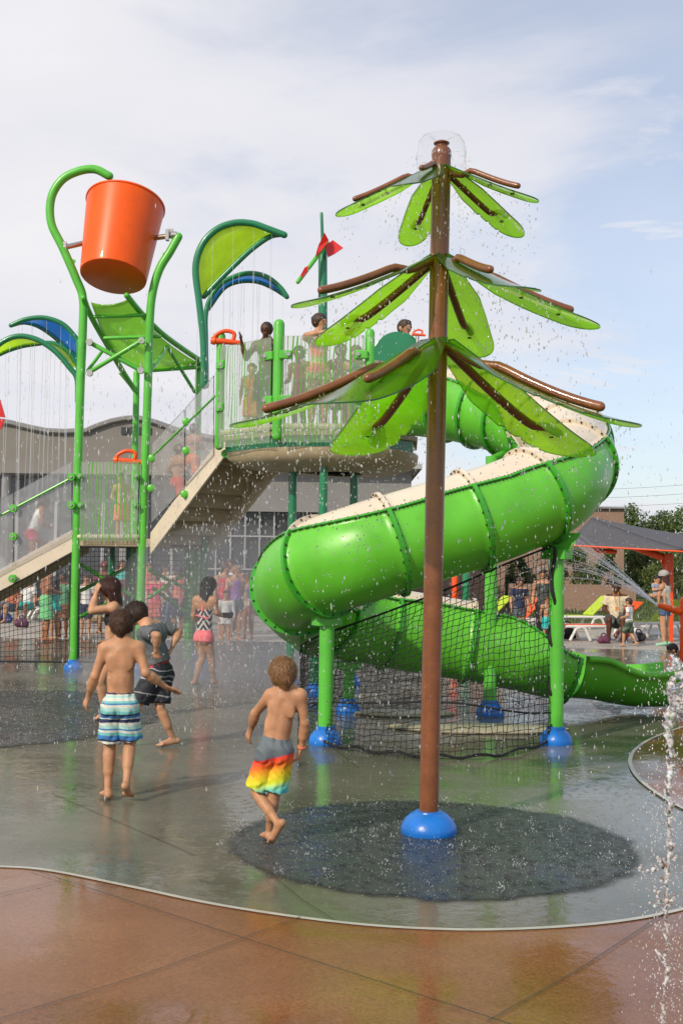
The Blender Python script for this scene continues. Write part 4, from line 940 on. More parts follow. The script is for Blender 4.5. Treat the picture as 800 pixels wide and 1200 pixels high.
def ring(i, name='flange'):
    n, u = FR[i]; t = Tn[i]; fl = []
    for (a0, a1, m) in ((180, 360, M['slidedk']), (0, 180, M['cream']))[:1 if i > 140 else 2]:
        vs = []; fs = []; seg = 28; prof = [(RT - .01, -.018), (RT + .038, -.018), (RT + .038, .018), (RT - .01, .018)]
        for k in range(seg + 1):
            a = rad(lerp(a0, a1, k / seg)); d = n * math.cos(a) + u * math.sin(a)
            for rr, tt in prof: vs.append(cl[i] + d * (rr + (.004 if a0 else 0)) + t * tt)
        for k in range(seg):
            for j in range(4): fs.append((k * 4 + j, k * 4 + (j + 1) % 4, k * 4 + 4 + (j + 1) % 4, k * 4 + 4 + j))
        fs += [(0, 1, 2, 3), tuple(seg * 4 + q for q in (3, 2, 1, 0))]
        o = make_mesh(name, vs, fs, m, slide, smooth=False); fl.append(o)
        bb = MB()
        for k in range(13):
            a = rad(lerp(a0, a1, (k + .5) / 13)); d = n * math.cos(a) + u * math.sin(a)
            for s in (-1, 1): bb.ico(cl[i] + d * (RT + .020) + t * s * .022, .012)
        bb.build('flange_bolts', M['bolt'], o)['kind'] = 'stuff'
for i in joints_i: ring(i)
# open exit flume
ex = [cps[-1], W(700, 778, 13.15), W(740, 781, 13.2), W(790, 783, 13.2)]
exs = spline(ex, 8)
vs = []; fs = []; seg = 24; K = seg + 5
prof = []
n0 = 0
for j, p in enumerate(exs):
    t = (exs[min(j + 1, len(exs) - 1)] - exs[max(j - 1, 0)]).normalized(); n = t.cross(V((0, 0, 1))).normalized(); u = n.cross(t); q = j / (len(exs) - 1)
    zoff = .10 * (1 - q) ** 2 + .035 * math.sin(q * 7); rr = RT + .01
    row = [p + n * (rr + .075) + u * (zoff - .06), p + n * (rr + .075) + u * zoff]
    for k in range(seg + 1): a = rad(-180 * k / seg); row.append(p + n * math.cos(a) * rr + u * (math.sin(a) * rr * (.95) + (zoff if k in (0, seg) else zoff * .4)))
    row += [p - n * (rr + .075) + u * zoff, p - n * (rr + .075) + u * (zoff - .06)]
    vs += row
for j in range(len(exs) - 1):
    for k in range(K - 1): fs.append((j * K + k, j * K + k + 1, (j + 1) * K + k + 1, (j + 1) * K + k))
o = make_mesh('exit_flume', vs, fs, M['slide'], slide); sm = o.modifiers.new('thick', 'SOLIDIFY'); sm.thickness = .018; sm.offset = 0
# supports
def support(px, py, slide_i, rr=.068, brace=True, m='green', top=None):
    tpx = top
    b = G(px, py); b.z = 0; top = cl[slide_i]; t = V((b.x, b.y, top.z - math.sqrt(max(.01, RT ** 2 - min(RT * .9, (V((top.x, top.y, 0)) - b).length) ** 2)) - .02))
    if tpx: t = V((b.x, b.y, W(*tpx, b.y).z))
    p = MB().tube([b + V((0, 0, .1)), t], rr, 20).build('support_post', M[m], slide); post_foot(None, b, rr, p)
    if brace:
        n = FR[slide_i][0]; n = V((n.x, n.y, 0)).normalized()
        q = MB(); q.box(t + V((0, 0, -.03)), (.24, .16, .09), math.atan2(n.y, n.x)); q.slab([t + n * .25 + V((0, 0, .17)), t + n * .12 + V((0, 0, .0)), t - n * .12, t - n * .25 + V((0, 0, .17))], Tn[slide_i] * .03)
        q.build('bracket', M['green'], slide, smooth=False, bevel=.006)
    return p
support(381, 872, 88); support(651, 872, 47, top=(650, 646)); support(408, 836, 120, .065); support(368, 816, 108, .06, m='dkgreen')
# high post under the upper run
b = G(574, 838); b.z = 0; zt0 = cl[22].z - .55; hp_ = MB().tube([b + V((0, 0, .1)), V((b.x, b.y, zt0))], .07, 18).build('support_post', M['green'], slide); post_foot(None, b, .07, hp_)
MB().tube([V((b.x, b.y, zt0 - .05)), V((cl[22].x, cl[22].y, cl[22].z - .42))], .06, 12).build('support_arm', M['green'], slide)

# ------------------------------------------------------------------ net round the slide
def cord_net(name, corners_fn, nu, nv, r, label, sag=None, skip=None, parent=None, wob=.012, seed=3):
    """net spanned by fn(u, v) -> point; thin square cords"""
    rr = random.Random(seed); vs = []; fs = []
    jit = [[V((rr.uniform(-1, 1), rr.uniform(-1, 1), rr.uniform(-1, 1))) * wob for _ in range(nv + 1)] for _ in range(nu + 1)]
    P = [[corners_fn(i / nu, j / nv) + jit[i][j] for j in range(nv + 1)] for i in range(nu + 1)]
    mb = MB()
    def seg(a, b):
        d = (b - a); 
        if d.length < 1e-5: return
        d.normalize(); u = V((0, 0, 1)) if abs(d.z) < .8 else V((1, 0, 0)); x = d.cross(u).normalized() * r; y = d.cross(x).normalized() * r
        mb.add([a + x, a - x * .5 + y * .87, a - x * .5 - y * .87, b + x, b - x * .5 + y * .87, b - x * .5 - y * .87], [(0, 1, 4, 3), (1, 2, 5, 4), (2, 0, 3, 5)])
    for i in range(nu + 1):
        for j in range(nv + 1):
            if skip and skip(i / nu, j / nv): continue
            if i < nu and not (skip and skip((i + 1) / nu, j / nv)): seg(P[i][j], P[i + 1][j])
            if j < nv and not (skip and skip(i / nu, (j + 1) / nv)): seg(P[i][j], P[i][j + 1])
    o = mb.build(name, M['net'], parent, loc=None if parent else corners_fn(.5, 0), auto=False); 
    return o, P
topc = spline([W(352, 757, 11.6), W(375, 745, 10.9), W(440, 722, 10.35), W(520, 692, 10.3), (W(590, 662, 10.4)), W(646, 640, 10.6)], 8)
botc = spline([G(350, 868), G(366, 872), G(420, 882), G(500, 890), G(580, 889), G(648, 872)], 8)
def on(c, u): f = u * (len(c) - 1); i = min(int(f), len(c) - 2); return c[i].lerp(c[i + 1], f - i)
netA = empty('slide_net', V((on(botc, .5).x, on(botc, .5).y, 0)), 'black rope safety net hung below the front curve of the green slide', 'net')
fA = lambda u, v: on(botc, u).lerp(on(topc, u), v) + V((0, -.05 + .10 * math.sin(v * 3.1) + .05 * math.sin(u * 9 + v * 3), .03 * math.sin(u * 11) * (1 - v)))
cord_net('mesh', fA, 56, 27, .0036, None, parent=netA, wob=.010)
MB().tube([on(topc, k / 40) for k in range(41)], .010, 6).build('top_rope', M['net'], netA)
MB().tube([on(botc, k / 40) + V((0, 0, .03 + .015 * math.sin(k * 1.3))) for k in range(41)], .013, 6).build('bottom_rope', M['net'], netA)
MB().tube([fA(k / 40, .27 + .10 * math.sin(k / 9)) for k in range(41)], .009, 6).build('loose_rope', M['net'], netA)
MB().tube([fA(1 - .008 * math.sin(k * .9), k / 30) + V((-.03 * math.sin(k * .8), -.02, 0)) for k in range(31)], .017, 6).build('lacing_rope', M['net'], netA)
netB = empty('slide_net', V((on(botc, .1).x, 12.2, 0)), 'black rope net closing the far left side below the slide', 'net')
lt = [W(352, 757, 11.6), W(362, 765, 13.0), W(420, 770, 14.0)]; lb = [G(350, 868), G(352, 835), G(400, 818)]
fB = lambda u, v: on(lb, u).lerp(on(lt, u), v)
cord_net('mesh', fB, 22, 14, .0036, None, parent=netB, wob=.02, seed=8)
MB().tube([fB(k / 20, 0) + V((0, 0, .02)) for k in range(21)], .010, 6).build('bottom_rope', M['net'], netB)
# rear side of the enclosure
netC = empty('slide_net', V((G(540, 820).x, 13.9, 0)), 'black rope net along the rear foot of the slide enclosure', 'net')
rt_ = [W(430, 775, 13.9), W(540, 790, 13.9), W(648, 800, 13.4)]; rb = [G(420, 815), G(540, 822), G(648, 829)]
fC = lambda u, v: on(rb, u).lerp(on(rt_, u), v)
cord_net('mesh', fC, 32, 7, .0036, None, parent=netC, wob=.02, seed=9)
# pale deflated mats on the ground inside the net
MATM = mat('beige_mat', (.42, .38, .27), .5, var=.2, vscale=6)
for i, (px, py, rx, ry, lab) in enumerate(((560, 856, .85, .30, 'flat beige pad lying wet inside the net by the right post'), (470, 838, .55, .22, 'smaller flat beige pad inside the net behind the front post'))):
    c = G(px, py); c.z = 0
    prof = [(1.0, 0.006), (1.02, .02), (.95, .035), (.3, .04)]
    mb = MB().lathe(c, prof, 40); 
    mb.v = [V((c.x + (v.x - c.x) * rx * (1 + .12 * math.sin(3 * math.atan2(v.y - c.y, v.x - c.x))), c.y + (v.y - c.y) * ry, v.z)) for v in mb.v]
    tag(mb.build('ground_pad', MATM, None, loc=c), lab, 'pad')
# ------------------------------------------------------------------ play tower
YT = 17.2
LF = G(85, 785); LF.z = 0; LF.y = YT
tower = empty('play_tower', V((W(165, 700, 17.2).x, 18.0, 0)), 'green stair tower with frosted panels, landing and raised play deck behind the children', 'play structure')
def zof(px, py, Y): return W(px, py, Y).z
ZL = 1.94; ZD = 3.30
def pts_at(l, Y): return [W(x, y, Y) for x, y in l]
def tp_post(px_list, Y, r, m='green', foot=True, n=6, rnd=True):
    p = spline(pts_at(px_list, Y), n); b = V((p[0].x, p[0].y, 0)); p[0].z = max(p[0].z, .1)
    o = MB().tube(p, r, 18, rnd=rnd).build('post', M[m], tower)
    if foot: post_foot(None, b, r, o, .12)
    return o
tp_post([(86, 780), (88, 690), (91, 570), (94, 460), (97, 385), (97, 349), (89, 326), (73, 289), (60, 261), (60, 232), (72, 211), (91, 200.5), (111, 198), (128, 206)], YT, .064)
tp_post([(163, 778), (165, 700), (169, 570), (173, 460), (175.5, 376), (179, 342), (187, 315), (199, 295), (209, 277)], YT, .064)
for px, a in ((156, 437), (229, 425)):
    b = W(px, 700, 19.3); MB().tube([V((b.x, 19.3, .1)), W(px + 4, a, 19.3)], .055, 16, rnd=True).build('post', M['green'], tower)
    MB().lathe(V((b.x, 19.3, 0)), [(.13, 0), (.13, .06), (.09, .12), (.056, .14)], 20).build('foot_cover', M['blue'], tower)
MB().tube([V((W(91, 700, 17.5).x, 17.5, .1)), W(93, 400, 17.5)], .05, 14, rnd=True).build('post', M['dkgreen'], tower)
b = W(237, 700, 17.7); o = MB().tube([V((b.x, 17.7, .1)), V((b.x + .02, 17.7, 2.0))], .06, 16).build('post', M['dkgreen'], tower); post_foot(None, V((b.x, 17.7, 0)), .06, o)
b = W(221, 700, 18.6); MB().tube([V((b.x, 18.6, .02)), V((b.x, 18.6, 2.0))], .07, 16).build('post', M['green'], tower)
for px, Y in ((150, 18.6), (130, 19.2)): b = W(px, 700, Y); MB().tube([V((b.x, Y, .02)), V((b.x, Y, 1.9))], .055, 12).build('post', M['dkgreen'], tower)
# splash plate frame under the bucket
lr = spline([W(98, 349, 17.05), W(106, 369, 17.4), W(125, 403, 18.0), W(145, 437, 18.8), W(158, 457, 19.3)], 6)
rrl = spline([W(148.5, 346, 16.9), W(165, 366, 17.4), W(189, 390, 18.0), W(216, 410, 18.7), W(236, 423, 19.3)], 6)
for p in (lr, rrl): MB().tube(p, .045, 12, rnd=True).build('plate_rail', M['green'], tower)
la = spline([W(107, 354, 17.1), W(118, 383, 17.6), W(132, 408, 18.2), W(146, 425, 18.8), W(160, 432, 19.3)], 6)
ra = spline([W(149, 351, 17.0), W(166, 372, 17.45), W(190, 396, 18.05), W(214, 414, 18.7), W(234, 426, 19.3)], 6)
vs = []; fs = []
for a, c in zip(la, ra):
    for k in range(9): t = k / 8; p = a.lerp(c, t); p = p + V((0, 0, -.05 * 4 * t * (1 - t))); vs.append(p)
nr = len(la)
for i in range(nr - 1):
    for k in range(8): fs.append((i * 9 + k, i * 9 + k + 1, (i + 1) * 9 + k + 1, (i + 1) * 9 + k))
o = make_mesh('splash_plate', vs, fs, M['roofg'], tower); sm = o.modifiers.new('t', 'SOLIDIFY'); sm.thickness = .015
def bar(a, c, r=.035, m='green', name='brace'): return MB().tube([a, c], r, 10, rnd=True).build(name, M[m], tower)
for a, c in (((111, 371), (170, 369)), ((123, 396), (187, 394))): bar(W(*a, 17.3), W(*c, 17.3), .03, name='rung')
for y in (0, 6): bar(W(180, 428 + y, 19.2), W(238, 424 + y, 19.2), .03, name='rung')
bar(W(103, 400, 17.1), W(165, 434, 17.15)); bar(W(103, 437, 17.15), W(166, 399, 17.05)); bar(W(103, 434, 17.3), W(120, 411, 17.9), .028)
bar(W(177, 433, 17.2), W(196, 406, 18.2), .03); bar(W(197, 408, 18.3), W(228, 459, 19.2), .03); bar(W(141, 437, 19.0), W(159, 459, 19.2), .028)
for px, py in ((105, 401), (165, 434), (105, 437), (166, 399)):
    p = W(px, py, 17.05); MB().lathe(p, [(.05, -.03), (.05, .03)], 12, Matrix.Rotation(rad(90), 3, 'X')).build('bolt', M['steel'], tower)

# landing
xl0, xl1 = W(86, 633, YT).x, W(172, 633, YT).x
landing = [V((xl0 - .02, YT - .03, ZL - .10)), V((xl1 + .1, YT - .03, ZL - .10)), V((xl1 + .9, YT + .75, ZL - .10)), V((xl1 + .7, 19.3, ZL - .10)), V((xl0, 19.3, ZL - .10))]
MB().slab(landing, (0, 0, .12)).build('landing_floor', M['cream2'], tower, smooth=False, bevel=.01)
def uv_panel(name, p, m, parent, th=.012, edge=True):
    """p: 4 corners bl, br, tr, tl; subdivided flat panel with uv in metres/width"""
    bl_, br_, tr_, tl_ = p; nrm_ = (br_ - bl_).cross(tl_ - bl_).normalized() * th
    vs = [bl_, br_, tr_, tl_]; vs = vs + [v + nrm_ for v in vs]
    fs = [(0, 1, 2, 3), (7, 6, 5, 4), (0, 4, 5, 1), (1, 5, 6, 2), (2, 6, 7, 3), (3, 7, 4, 0)]
    o = make_mesh(name, vs, fs, m, parent, smooth=False, mats=[m, M['frost_edge']], fmat=[0, 0, 1, 1, 1, 1])
    outward(o.data); uvl = o.data.uv_layers.new(name='UVMap'); uvc = [(0, 0), (1, 0), (1, 1), (0, 1)] * 2; w = (br_ - bl_).length; h = (tl_ - bl_).length
    for lp in o.data.loops: u = uvc[lp.vertex_index]; uvl.data[lp.index].uv = (u[0] * w / 1.05, u[1] * h / 1.05)
    return o
YP = YT - .09
uv_panel('landing_panel', [W(93, 634, YP), W(161, 634, YP), W(163, 541, YP), W(95, 541, YP)], M['stripe'], tower)
bar(W(93, 629, YP + .05), W(161, 629, YP + .05), .035, 'cream', 'panel_rail')
def clamp(px, py, Y, r=.06):
    p = W(px, py, Y); q = MB().lathe(p, [(r * .9, -.05), (r, -.04), (r, .04), (r * .9, .05)], 14, Matrix.Rotation(rad(90), 3, 'X')); o = q.build('panel_clamp', M['green'], tower)
    MB().lathe(p + V((0, -.055, 0)), [(.022, -.012), (.022, .012)], 8, Matrix.Rotation(rad(90), 3, 'X')).build('bolt', M['steel'], o)
for px, py in ((94, 558), (95, 592), (160, 558), (159, 592)): clamp(px, py, YP - .02, .045)
# lower stair (straight, left)
def stair(p0, p1, w, n, name='stair'):
    """p0 low end (near side), p1 top end (near side), w horizontal width vector"""
    d = V((p1.x - p0.x, p1.y - p0.y, 0)); L_ = d.length; dn = d.normalized(); rise = (p1.z - p0.z) / n; run = L_ / n
    st = MB()
    for i in range(n):
        a = p0 + dn * run * i; z = p0.z + rise * (i + 1)
        pl = [V((a.x, a.y, z)), V((a.x, a.y, z)) + w, V((a.x, a.y, z)) + w + dn * (run + .03), V((a.x, a.y, z)) + dn * (run + .03)]
        st.slab([q - V((0, 0, .05)) for q in pl], (0, 0, .05))
        b_ = a + dn * .0; st.slab([V((b_.x, b_.y, z - rise)) , V((b_.x, b_.y, z - rise)) + w, V((b_.x, b_.y, z - .05)) + w, V((b_.x, b_.y, z - .05))], dn * .03)
    o = st.build('steps', M['cream2'], tower, smooth=False)
    for s in (0, 1):
        o_ = w * s + w.normalized() * (-.03 if s == 0 else .0); up_ = V((0, 0, .16)); dnn = V((0, 0, -.17))
        pl = [p0 + o_ + dnn, p1 + o_ + dnn + dn * .06, p1 + o_ + up_ + dn * .06, p0 + o_ + up_]
        MB().slab(pl, w.normalized() * .03).build('stringer', M['cream'], tower, smooth=False, bevel=.006)
    return o
p1 = Wz(86, 634, YT, ZL - .02); slope = (W(84, 634, YT).z - W(0, 682, YT).z) / (W(84, 0, YT).x - W(0, 0, YT).x)
zb = 0.02; p0 = V((p1.x - (p1.z - zb) / slope, YT, zb))
stair(p0, V((p1.x - .07, YT, p1.z)), V((0, 1.15, 0)), 11)
def LPx(px, py): return W(px, py, YT - .06)
uv_panel('frosted_panel', [LPx(17, 663), LPx(84, 627), LPx(84, 541), LPx(17, 577)], M['frost'], tower)
uv_panel('frosted_panel', [LPx(-60, 704), LPx(15.5, 664), LPx(15.5, 578), LPx(-60, 618)], M['frost'], tower)
for (a, c) in (((-60, 636), (84, 560)),): MB().tube([W(*a, YT - .1), W(*c, YT - .1)], .017, 8).build('handrail', M['green'], tower)
for px, py in ((16, 596), (16, 629), (15, 678), (84, 559), (84, 592)): clamp(px, py, YT - .11, .060)
# upper stair
SA = V((-2.84, 17.2, ZL)); SB = V((-1.60, 15.6, ZD)); sdir = (SB - SA)
def SW(px, py, off=0):
    k = (px - 400) / FPX; s = (k * SA.y - SA.x) / (sdir.x - k * sdir.y); Y = SA.y + sdir.y * s; return W(px, py, Y + off)
wv = V((.79, .61, 0)).normalized() * 1.0
stair(SA + V((.02, -.02, -.05)), SB + V((0, 0, -.06)), wv, 7)
uv_panel('frosted_panel', [SW(178, 613, -.05), SW(216.5, 572, -.05), SW(216.5, 480, -.05), SW(178, 520, -.05)], M['frost'], tower)
uv_panel('frosted_panel', [SW(218, 570, -.05), SW(251, 533, -.05), SW(251, 440, -.05), SW(218, 478, -.05)], M['frost'], tower)
MB().tube([SW(180, 533, -.09), SW(252, 464, -.09)], .015, 8).build('handrail', M['green'], tower)
for px, py in ((218, 494), (218, 528), (216, 579), (264, 532), (178, 537), (177, 572)): p = SW(px, py, -.1); MB().lathe(p, [(.042, -.04), (.056, -.03), (.056, .03), (.042, .04)], 14, Matrix.Rotation(rad(90), 3, 'X')).build('panel_clamp', M['green'], tower)
# far handrail panel of the upper stair
fo = wv * 1.0
uv_panel('frosted_panel', [SA + fo + V((0, 0, .2)), SB + fo + V((0, 0, .2)), SB + fo + V((0, 0, 1.2)), SA + fo + V((0, 0, 1.2))], M['frost'], tower)
# deck
DP = [V((-1.64, 15.35, 0)), V((-.81, 14.5, 0)), V((.36, 14.4, 0)), V((.98, 15.0, 0)), V((1.05, 16.2, 0)), V((.25, 17.0, 0)), V((-.78, 16.35, 0))]
MB().slab([p + V((0, 0, ZD - .06)) for p in DP], (0, 0, .06)).build('deck_floor', M['cream2'], tower, smooth=False, bevel=.008)
cen = sum(DP, V((0, 0, 0))) / len(DP)
ins = [p + (cen - p) * .05 for p in DP]; MB().slab([p + V((0, 0, ZD - .20)) for p in ins], (0, 0, .138)).build('deck_frame', M['dkgreen'], tower, smooth=False)
# rounded beige drum under the deck
mb = MB(); pr = []
for q, dz in ((.94, -.203), (.93, -.30), (.86, -.38), (.70, -.44), (.3, -.46)): pr.append([cen + (p - cen) * q + V((0, 0, ZD + dz)) for p in spline(DP + [DP[0]], 6)[:-1]])
vs = [v for r_ in pr for v in r_]; K = len(pr[0]); fs = [(i * K + k, (i + 1) * K + k, (i + 1) * K + (k + 1) % K, i * K + (k + 1) % K) for i in range(len(pr) - 1) for k in range(K)]; fs.append(tuple((len(pr) - 1) * K + k for k in range(K)))
make_mesh('deck_underside', vs, fs, M['cream2'], tower)
for px, Y, z1_ in ((341, 15.4, ZD - .4), (377, 14.75, ZD - .2), (413, 15.5, ZD - .4)):
    b = W(px, 700, Y); b.z = 0; o = MB().tube([b + V((0, 0, .1)), V((b.x, b.y, z1_))], .056, 16).build('post', M['dkgreen'], tower); post_foot(None, b, .056, o)
def deck_post(p, z0, z1_, r=.07): return MB().tube([V((p.x, p.y, z0)), V((p.x, p.y, z1_))], r, 18, rnd=True).build('post', M['green'], tower)
pA, pB, pC = W(257, 500, 15.35), W(325, 500, 14.5), W(432, 500, 14.4)
deck_post(pA, ZD - .12, W(257, 394, 15.35).z, .06); deck_post(pB, ZD - .02 - .05, W(325, 380, 14.5).z); deck_post(pC, ZD - .15, W(432, 390, 14.4).z, .06)
def dpanel(a, b, inset=.06, fy=0):
    d = (b - a); d.z = 0; dn = d.normalized(); o_ = V((dn.y, -dn.x, 0)) * .06
    zt_ = ZD + 1.19
    uv_panel('deck_panel', [V((a.x, a.y, ZD - .16)) + dn * inset + o_, V((b.x, b.y, ZD - .16)) - dn * inset + o_, V((b.x, b.y, zt_)) - dn * inset + o_, V((a.x, a.y, zt_)) + dn * inset + o_], M['stripe'], tower)
    MB().tube([V((a.x, a.y, ZD + .05)), V((b.x, b.y, ZD + .05))], .04, 8).build('panel_rail', M['cream'], tower)
    for e, s in ((a, 1), (b, -1)):
        for z in (ZD + .38, ZD + .95):
            q = MB().box(V((e.x, e.y, z)) + dn * s * .10 + o_ * 1.3, (.16, .05, .11), math.atan2(dn.y, dn.x)).build('panel_clamp', M['green'], tower, smooth=False, bevel=.015)
            MB().lathe(V((e.x, e.y, z)) + dn * s * .14 + o_ * 1.9, [(.026, -.015), (.026, .015)], 10, Matrix.Rotation(rad(90), 3, 'X')).build('bolt', M['steel'], q)
dpanel(pA, pB); dpanel(pB, pC)
# solid green arched barrier by the slide mouth
ar = [W(437, 440, 14.9)] + [W(466 + 30 * math.cos(a), 418 - 30 * math.sin(a), 14.9) for a in [math.pi * (1 - k / 14) for k in range(15)]] + [W(497, 440, 14.9)]
MB().slab([W(436, 500, 14.9)] + ar + [W(497, 500, 14.9)], (0, .04, 0)).build('entry_barrier', M['dkgreen'], tower, smooth=False, bevel=.008)
# x braces below the landing
for (a, Ya), (c, Yc) in ((((96, 662), 17.4), ((157, 700), 17.7)), (((95, 692), 17.7), ((150, 665), 18.6)), (((175, 668), 17.5), ((222, 692), 18.4)), (((175, 700), 17.6), ((235, 660), 17.9)), (((180, 690), 18.0), ((221, 720), 18.5)), (((142, 700), 18.0), ((95, 722), 17.5))):
    bar(W(*a, Ya), W(*c, Yc), .03)
# nets of the tower
def wnet(corn, nu, nv, label, cut=None, seed=1):
    bl_, br_, tr_, tl_ = corn; fn = lambda u, v: (bl_.lerp(br_, u)).lerp(tl_.lerp(tr_, u), v)
    root = empty('tower_net', V((fn(.5, 0).x, fn(.5, 0).y, 0)), label, 'net')
    cord_net('mesh', fn, nu, nv, .0042, None, parent=root, wob=.004, skip=cut, seed=seed)
    fr = MB(); 
    for a, c in ((bl_, br_), (br_, tr_), (tr_, tl_), (tl_, bl_)): fr.tube([a, c], .012, 6)
    fr.build('edge_rope', M['net'], root); return root
YN = YT - .02
wnet([W(-40, 775, YN), W(82, 776, YN), W(82, 650, YN), W(-40, 714, YN)], 24, 15, 'black square mesh net below the left stair, left of the first green post')
wnet([W(91, 776, YN), W(161, 776, YN), W(163, 641, YN), W(92, 641, YN)], 15, 24, 'black square mesh net under the landing between the two tall green posts', seed=2)
wnet([W(168, 776, YN), W(241, 775, 17.7), W(240, 640, 17.7), W(169, 640, YN)], 15, 24, 'black square mesh net under the upper stair, right of the second green post', seed=4)

# ------------------------------------------------------------------ tipping bucket
bc, tcn = W(132.6, 325, 17.15), W(147, 241, 17.55)
ax = (tcn - bc).normalized(); hgt = (tcn - bc).length
Rb = ax.to_track_quat('Z', 'Y').to_matrix()
bucket = empty('tipping_bucket', bc, 'large glossy orange tipping bucket hanging tilted between the tops of two green posts', 'bucket')
prof = [(.0, 0), (.47, .0), (.495, .015), (.50, .04), (.595, hgt), (.61, hgt + .004), (.61, hgt + .03), (.575, hgt + .03), (.57, hgt), (.47, .06), (.0, .05)]
mb = MB(); n = 56; vs = []; fs = []
for r_, z in prof:
    for k in range(n): a = 2 * math.pi * k / n; vs.append(bc + Rb @ V((r_ * math.cos(a), r_ * math.sin(a), z)))
for i in range(len(prof) - 1):
    for k in range(n): fs.append((i * n + k, i * n + (k + 1) % n, (i + 1) * n + (k + 1) % n, (i + 1) * n + k))
mb.add(vs, fs); mb.build('body', M['orange'], bucket)
for (a, c) in (((74, 290, 17.2), (100, 284, 17.35)), ((178, 279, 17.35), (204, 275.5, 17.2))):
    A, B = W(*a), W(*c); o = MB().tube([A, B], .040, 14).build('axle', M['steel'], bucket)
    E = A if a[0] < 100 else B; q = MB(); q.lathe(E, [(.06, -.04), (.06, .04)], 12, Matrix.Rotation(rad(90), 3, 'Y')); q.box(E + V((.03 if a[0] < 100 else -.10, 0, .0)), (.05, .10, .16)); q.box(E + V((.0 if a[0] < 100 else -.06, 0, .07)), (.09, .05, .05)); q.build('bearing', M['steel'], bucket)
for px, py in ((86, 306), (193, 298)): p = W(px, py, 17.2); MB().lathe(p, [(.03, -.01), (.035, 0), (.03, .01)], 10, Matrix.Rotation(rad(90), 3, 'X')).build('lug', M['green'], tower)

# ------------------------------------------------------------------ spray arches
ARCHX = []
def arch(e1, e2, Y, m, label, r=.048, base=None, Y2=None):
    Y2 = Y2 or Y + .35
    a = spline([W(x, y, Y) for x, y in e1], 6); c = spline([W(x, y, Y2) for x, y in e2], 6)
    bp_ = V((a[0].x, a[0].y, 0)) if base is None else base
    root = empty('spray_arch', a[0], label, 'water feature', 'leaf shaped spray arches')
    MB().tube(a, r, 14, rnd=True).build('arch_tube', M['dkgreen'], root); MB().tube(c, r * .85, 12, rnd=True).build('arch_tube', M['dkgreen'], root)
    # panel between, matched by arc length of the shorter curve
    n = 20; L2 = c; st = min(range(len(a)), key=lambda i: (a[i] - c[0]).length); A2 = a[st:]
    if (A2[-1] - c[-1]).length > (A2[-1] - c[0]).length: L2 = c[::-1]
    vs = []; fs = []
    for i in range(n + 1):
        f = i / n; p = on(A2, f * .999); q = on(L2, f * .999)
        for k in range(4): vs.append(p.lerp(q, k / 3))
    for i in range(n):
        for k in range(3): fs.append((i * 4 + k, i * 4 + k + 1, (i + 1) * 4 + k + 1, (i + 1) * 4 + k))
    o = make_mesh('arch_panel', vs, fs, M[m], root); s = o.modifiers.new('t', 'SOLIDIFY'); s.thickness = .01
    ARCHX.append((A2, L2)); return root
arch([(239.5, 452), (238, 398), (233.5, 356), (229, 314), (236.5, 287), (253, 269), (274, 261), (295, 261.5), (313, 267.5), (333, 275)],
     [(239, 347), (253, 332), (274, 311), (295, 291.5), (316, 277), (331, 274)], 16.0, 'lime', 'tall dark green spray arch with lime panel left of the platform', Y2=16.15)
arch([(242, 452), (241, 400), (242, 362), (256, 335), (277, 323), (295, 320), (313, 324.5), (328, 336.5), (336, 347.5)],
     [(244, 362), (262, 338), (280, 330), (301, 330), (319, 337), (335, 347)], 16.6, 'bluep', 'lower dark green spray arch with blue panel left of the platform', r=.038)
arch([(91, 470), (90, 443.5), (81, 430), (64, 411), (44, 398), (24, 393.5), (7, 398), (-12, 412)],
     [(91, 430), (80, 412), (62, 402), (42, 403), (24, 406), (6, 412), (-10, 420)], 17.6, 'lime', 'dark green spray arch with lime panel at the left edge of the view', r=.042)
arch([(93, 430), (92, 403), (84, 389.5), (71, 378), (51, 372), (30, 374), (13, 381)],
     [(91, 418), (78, 408), (61, 393), (44, 382), (28, 378), (14, 381)], 17.9, 'bluep', 'dark green spray arch with blue panel above the one at the left edge', r=.038)
# flower sprayer
fl = empty('flower_sprayer', W(378, 400, 15.6), 'red plastic flower sprayer on a thin dark green mast above the platform', 'water feature')
MB().tube([W(378.5, 505, 15.6), W(378, 288, 15.6)], .062, 16, rnd=True).build('mast', M['dkgreen'], fl); MB().tube([W(378, 290, 15.6), W(376.6, 250, 15.6)], .022, 10, rnd=True).build('mast_tip', M['dkgreen'], fl)
MB().tube([W(349, 330, 15.3), W(365, 309, 15.4), W(383, 284, 15.5)], .03, 8, rnd=True).build('stem', M['green'], fl)
def petal(pts, Y, dy=.05): return MB().slab([W(x, y, Y + (i % 2) * dy) for i, (x, y) in enumerate(pts)], (0, .02, 0)).build('petal', M['red'], fl, smooth=False)
petal([(352, 322), (357, 313), (362, 311), (359, 319), (354, 325)], 15.25); petal([(369, 302), (372, 290), (380, 272), (385, 281), (379, 290), (373, 297)], 15.35); petal([(381, 287), (390, 281), (402, 290), (392, 297), (384, 301)], 15.45); petal([(374, 298), (380, 288), (388, 284), (382, 297)], 15.55)
f2 = empty('flower_sprayer', W(-8, 560, 17.0), 'red petals of a second flower sprayer at the left edge beneath the arches', 'water feature')
MB().tube([W(-9, 640, 17.0), W(-9, 470, 17.0)], .045, 12, rnd=True).build('mast', M['dkgreen'], f2)
for pts in ([(-8, 462), (0, 468), (6, 489), (-4, 488)], [(-6, 491), (5, 491), (1, 503), (-8, 500)]): MB().slab([W(x, y, 16.95) for x, y in pts], (0, .03, 0)).build('petal', M['red'], f2, smooth=False)
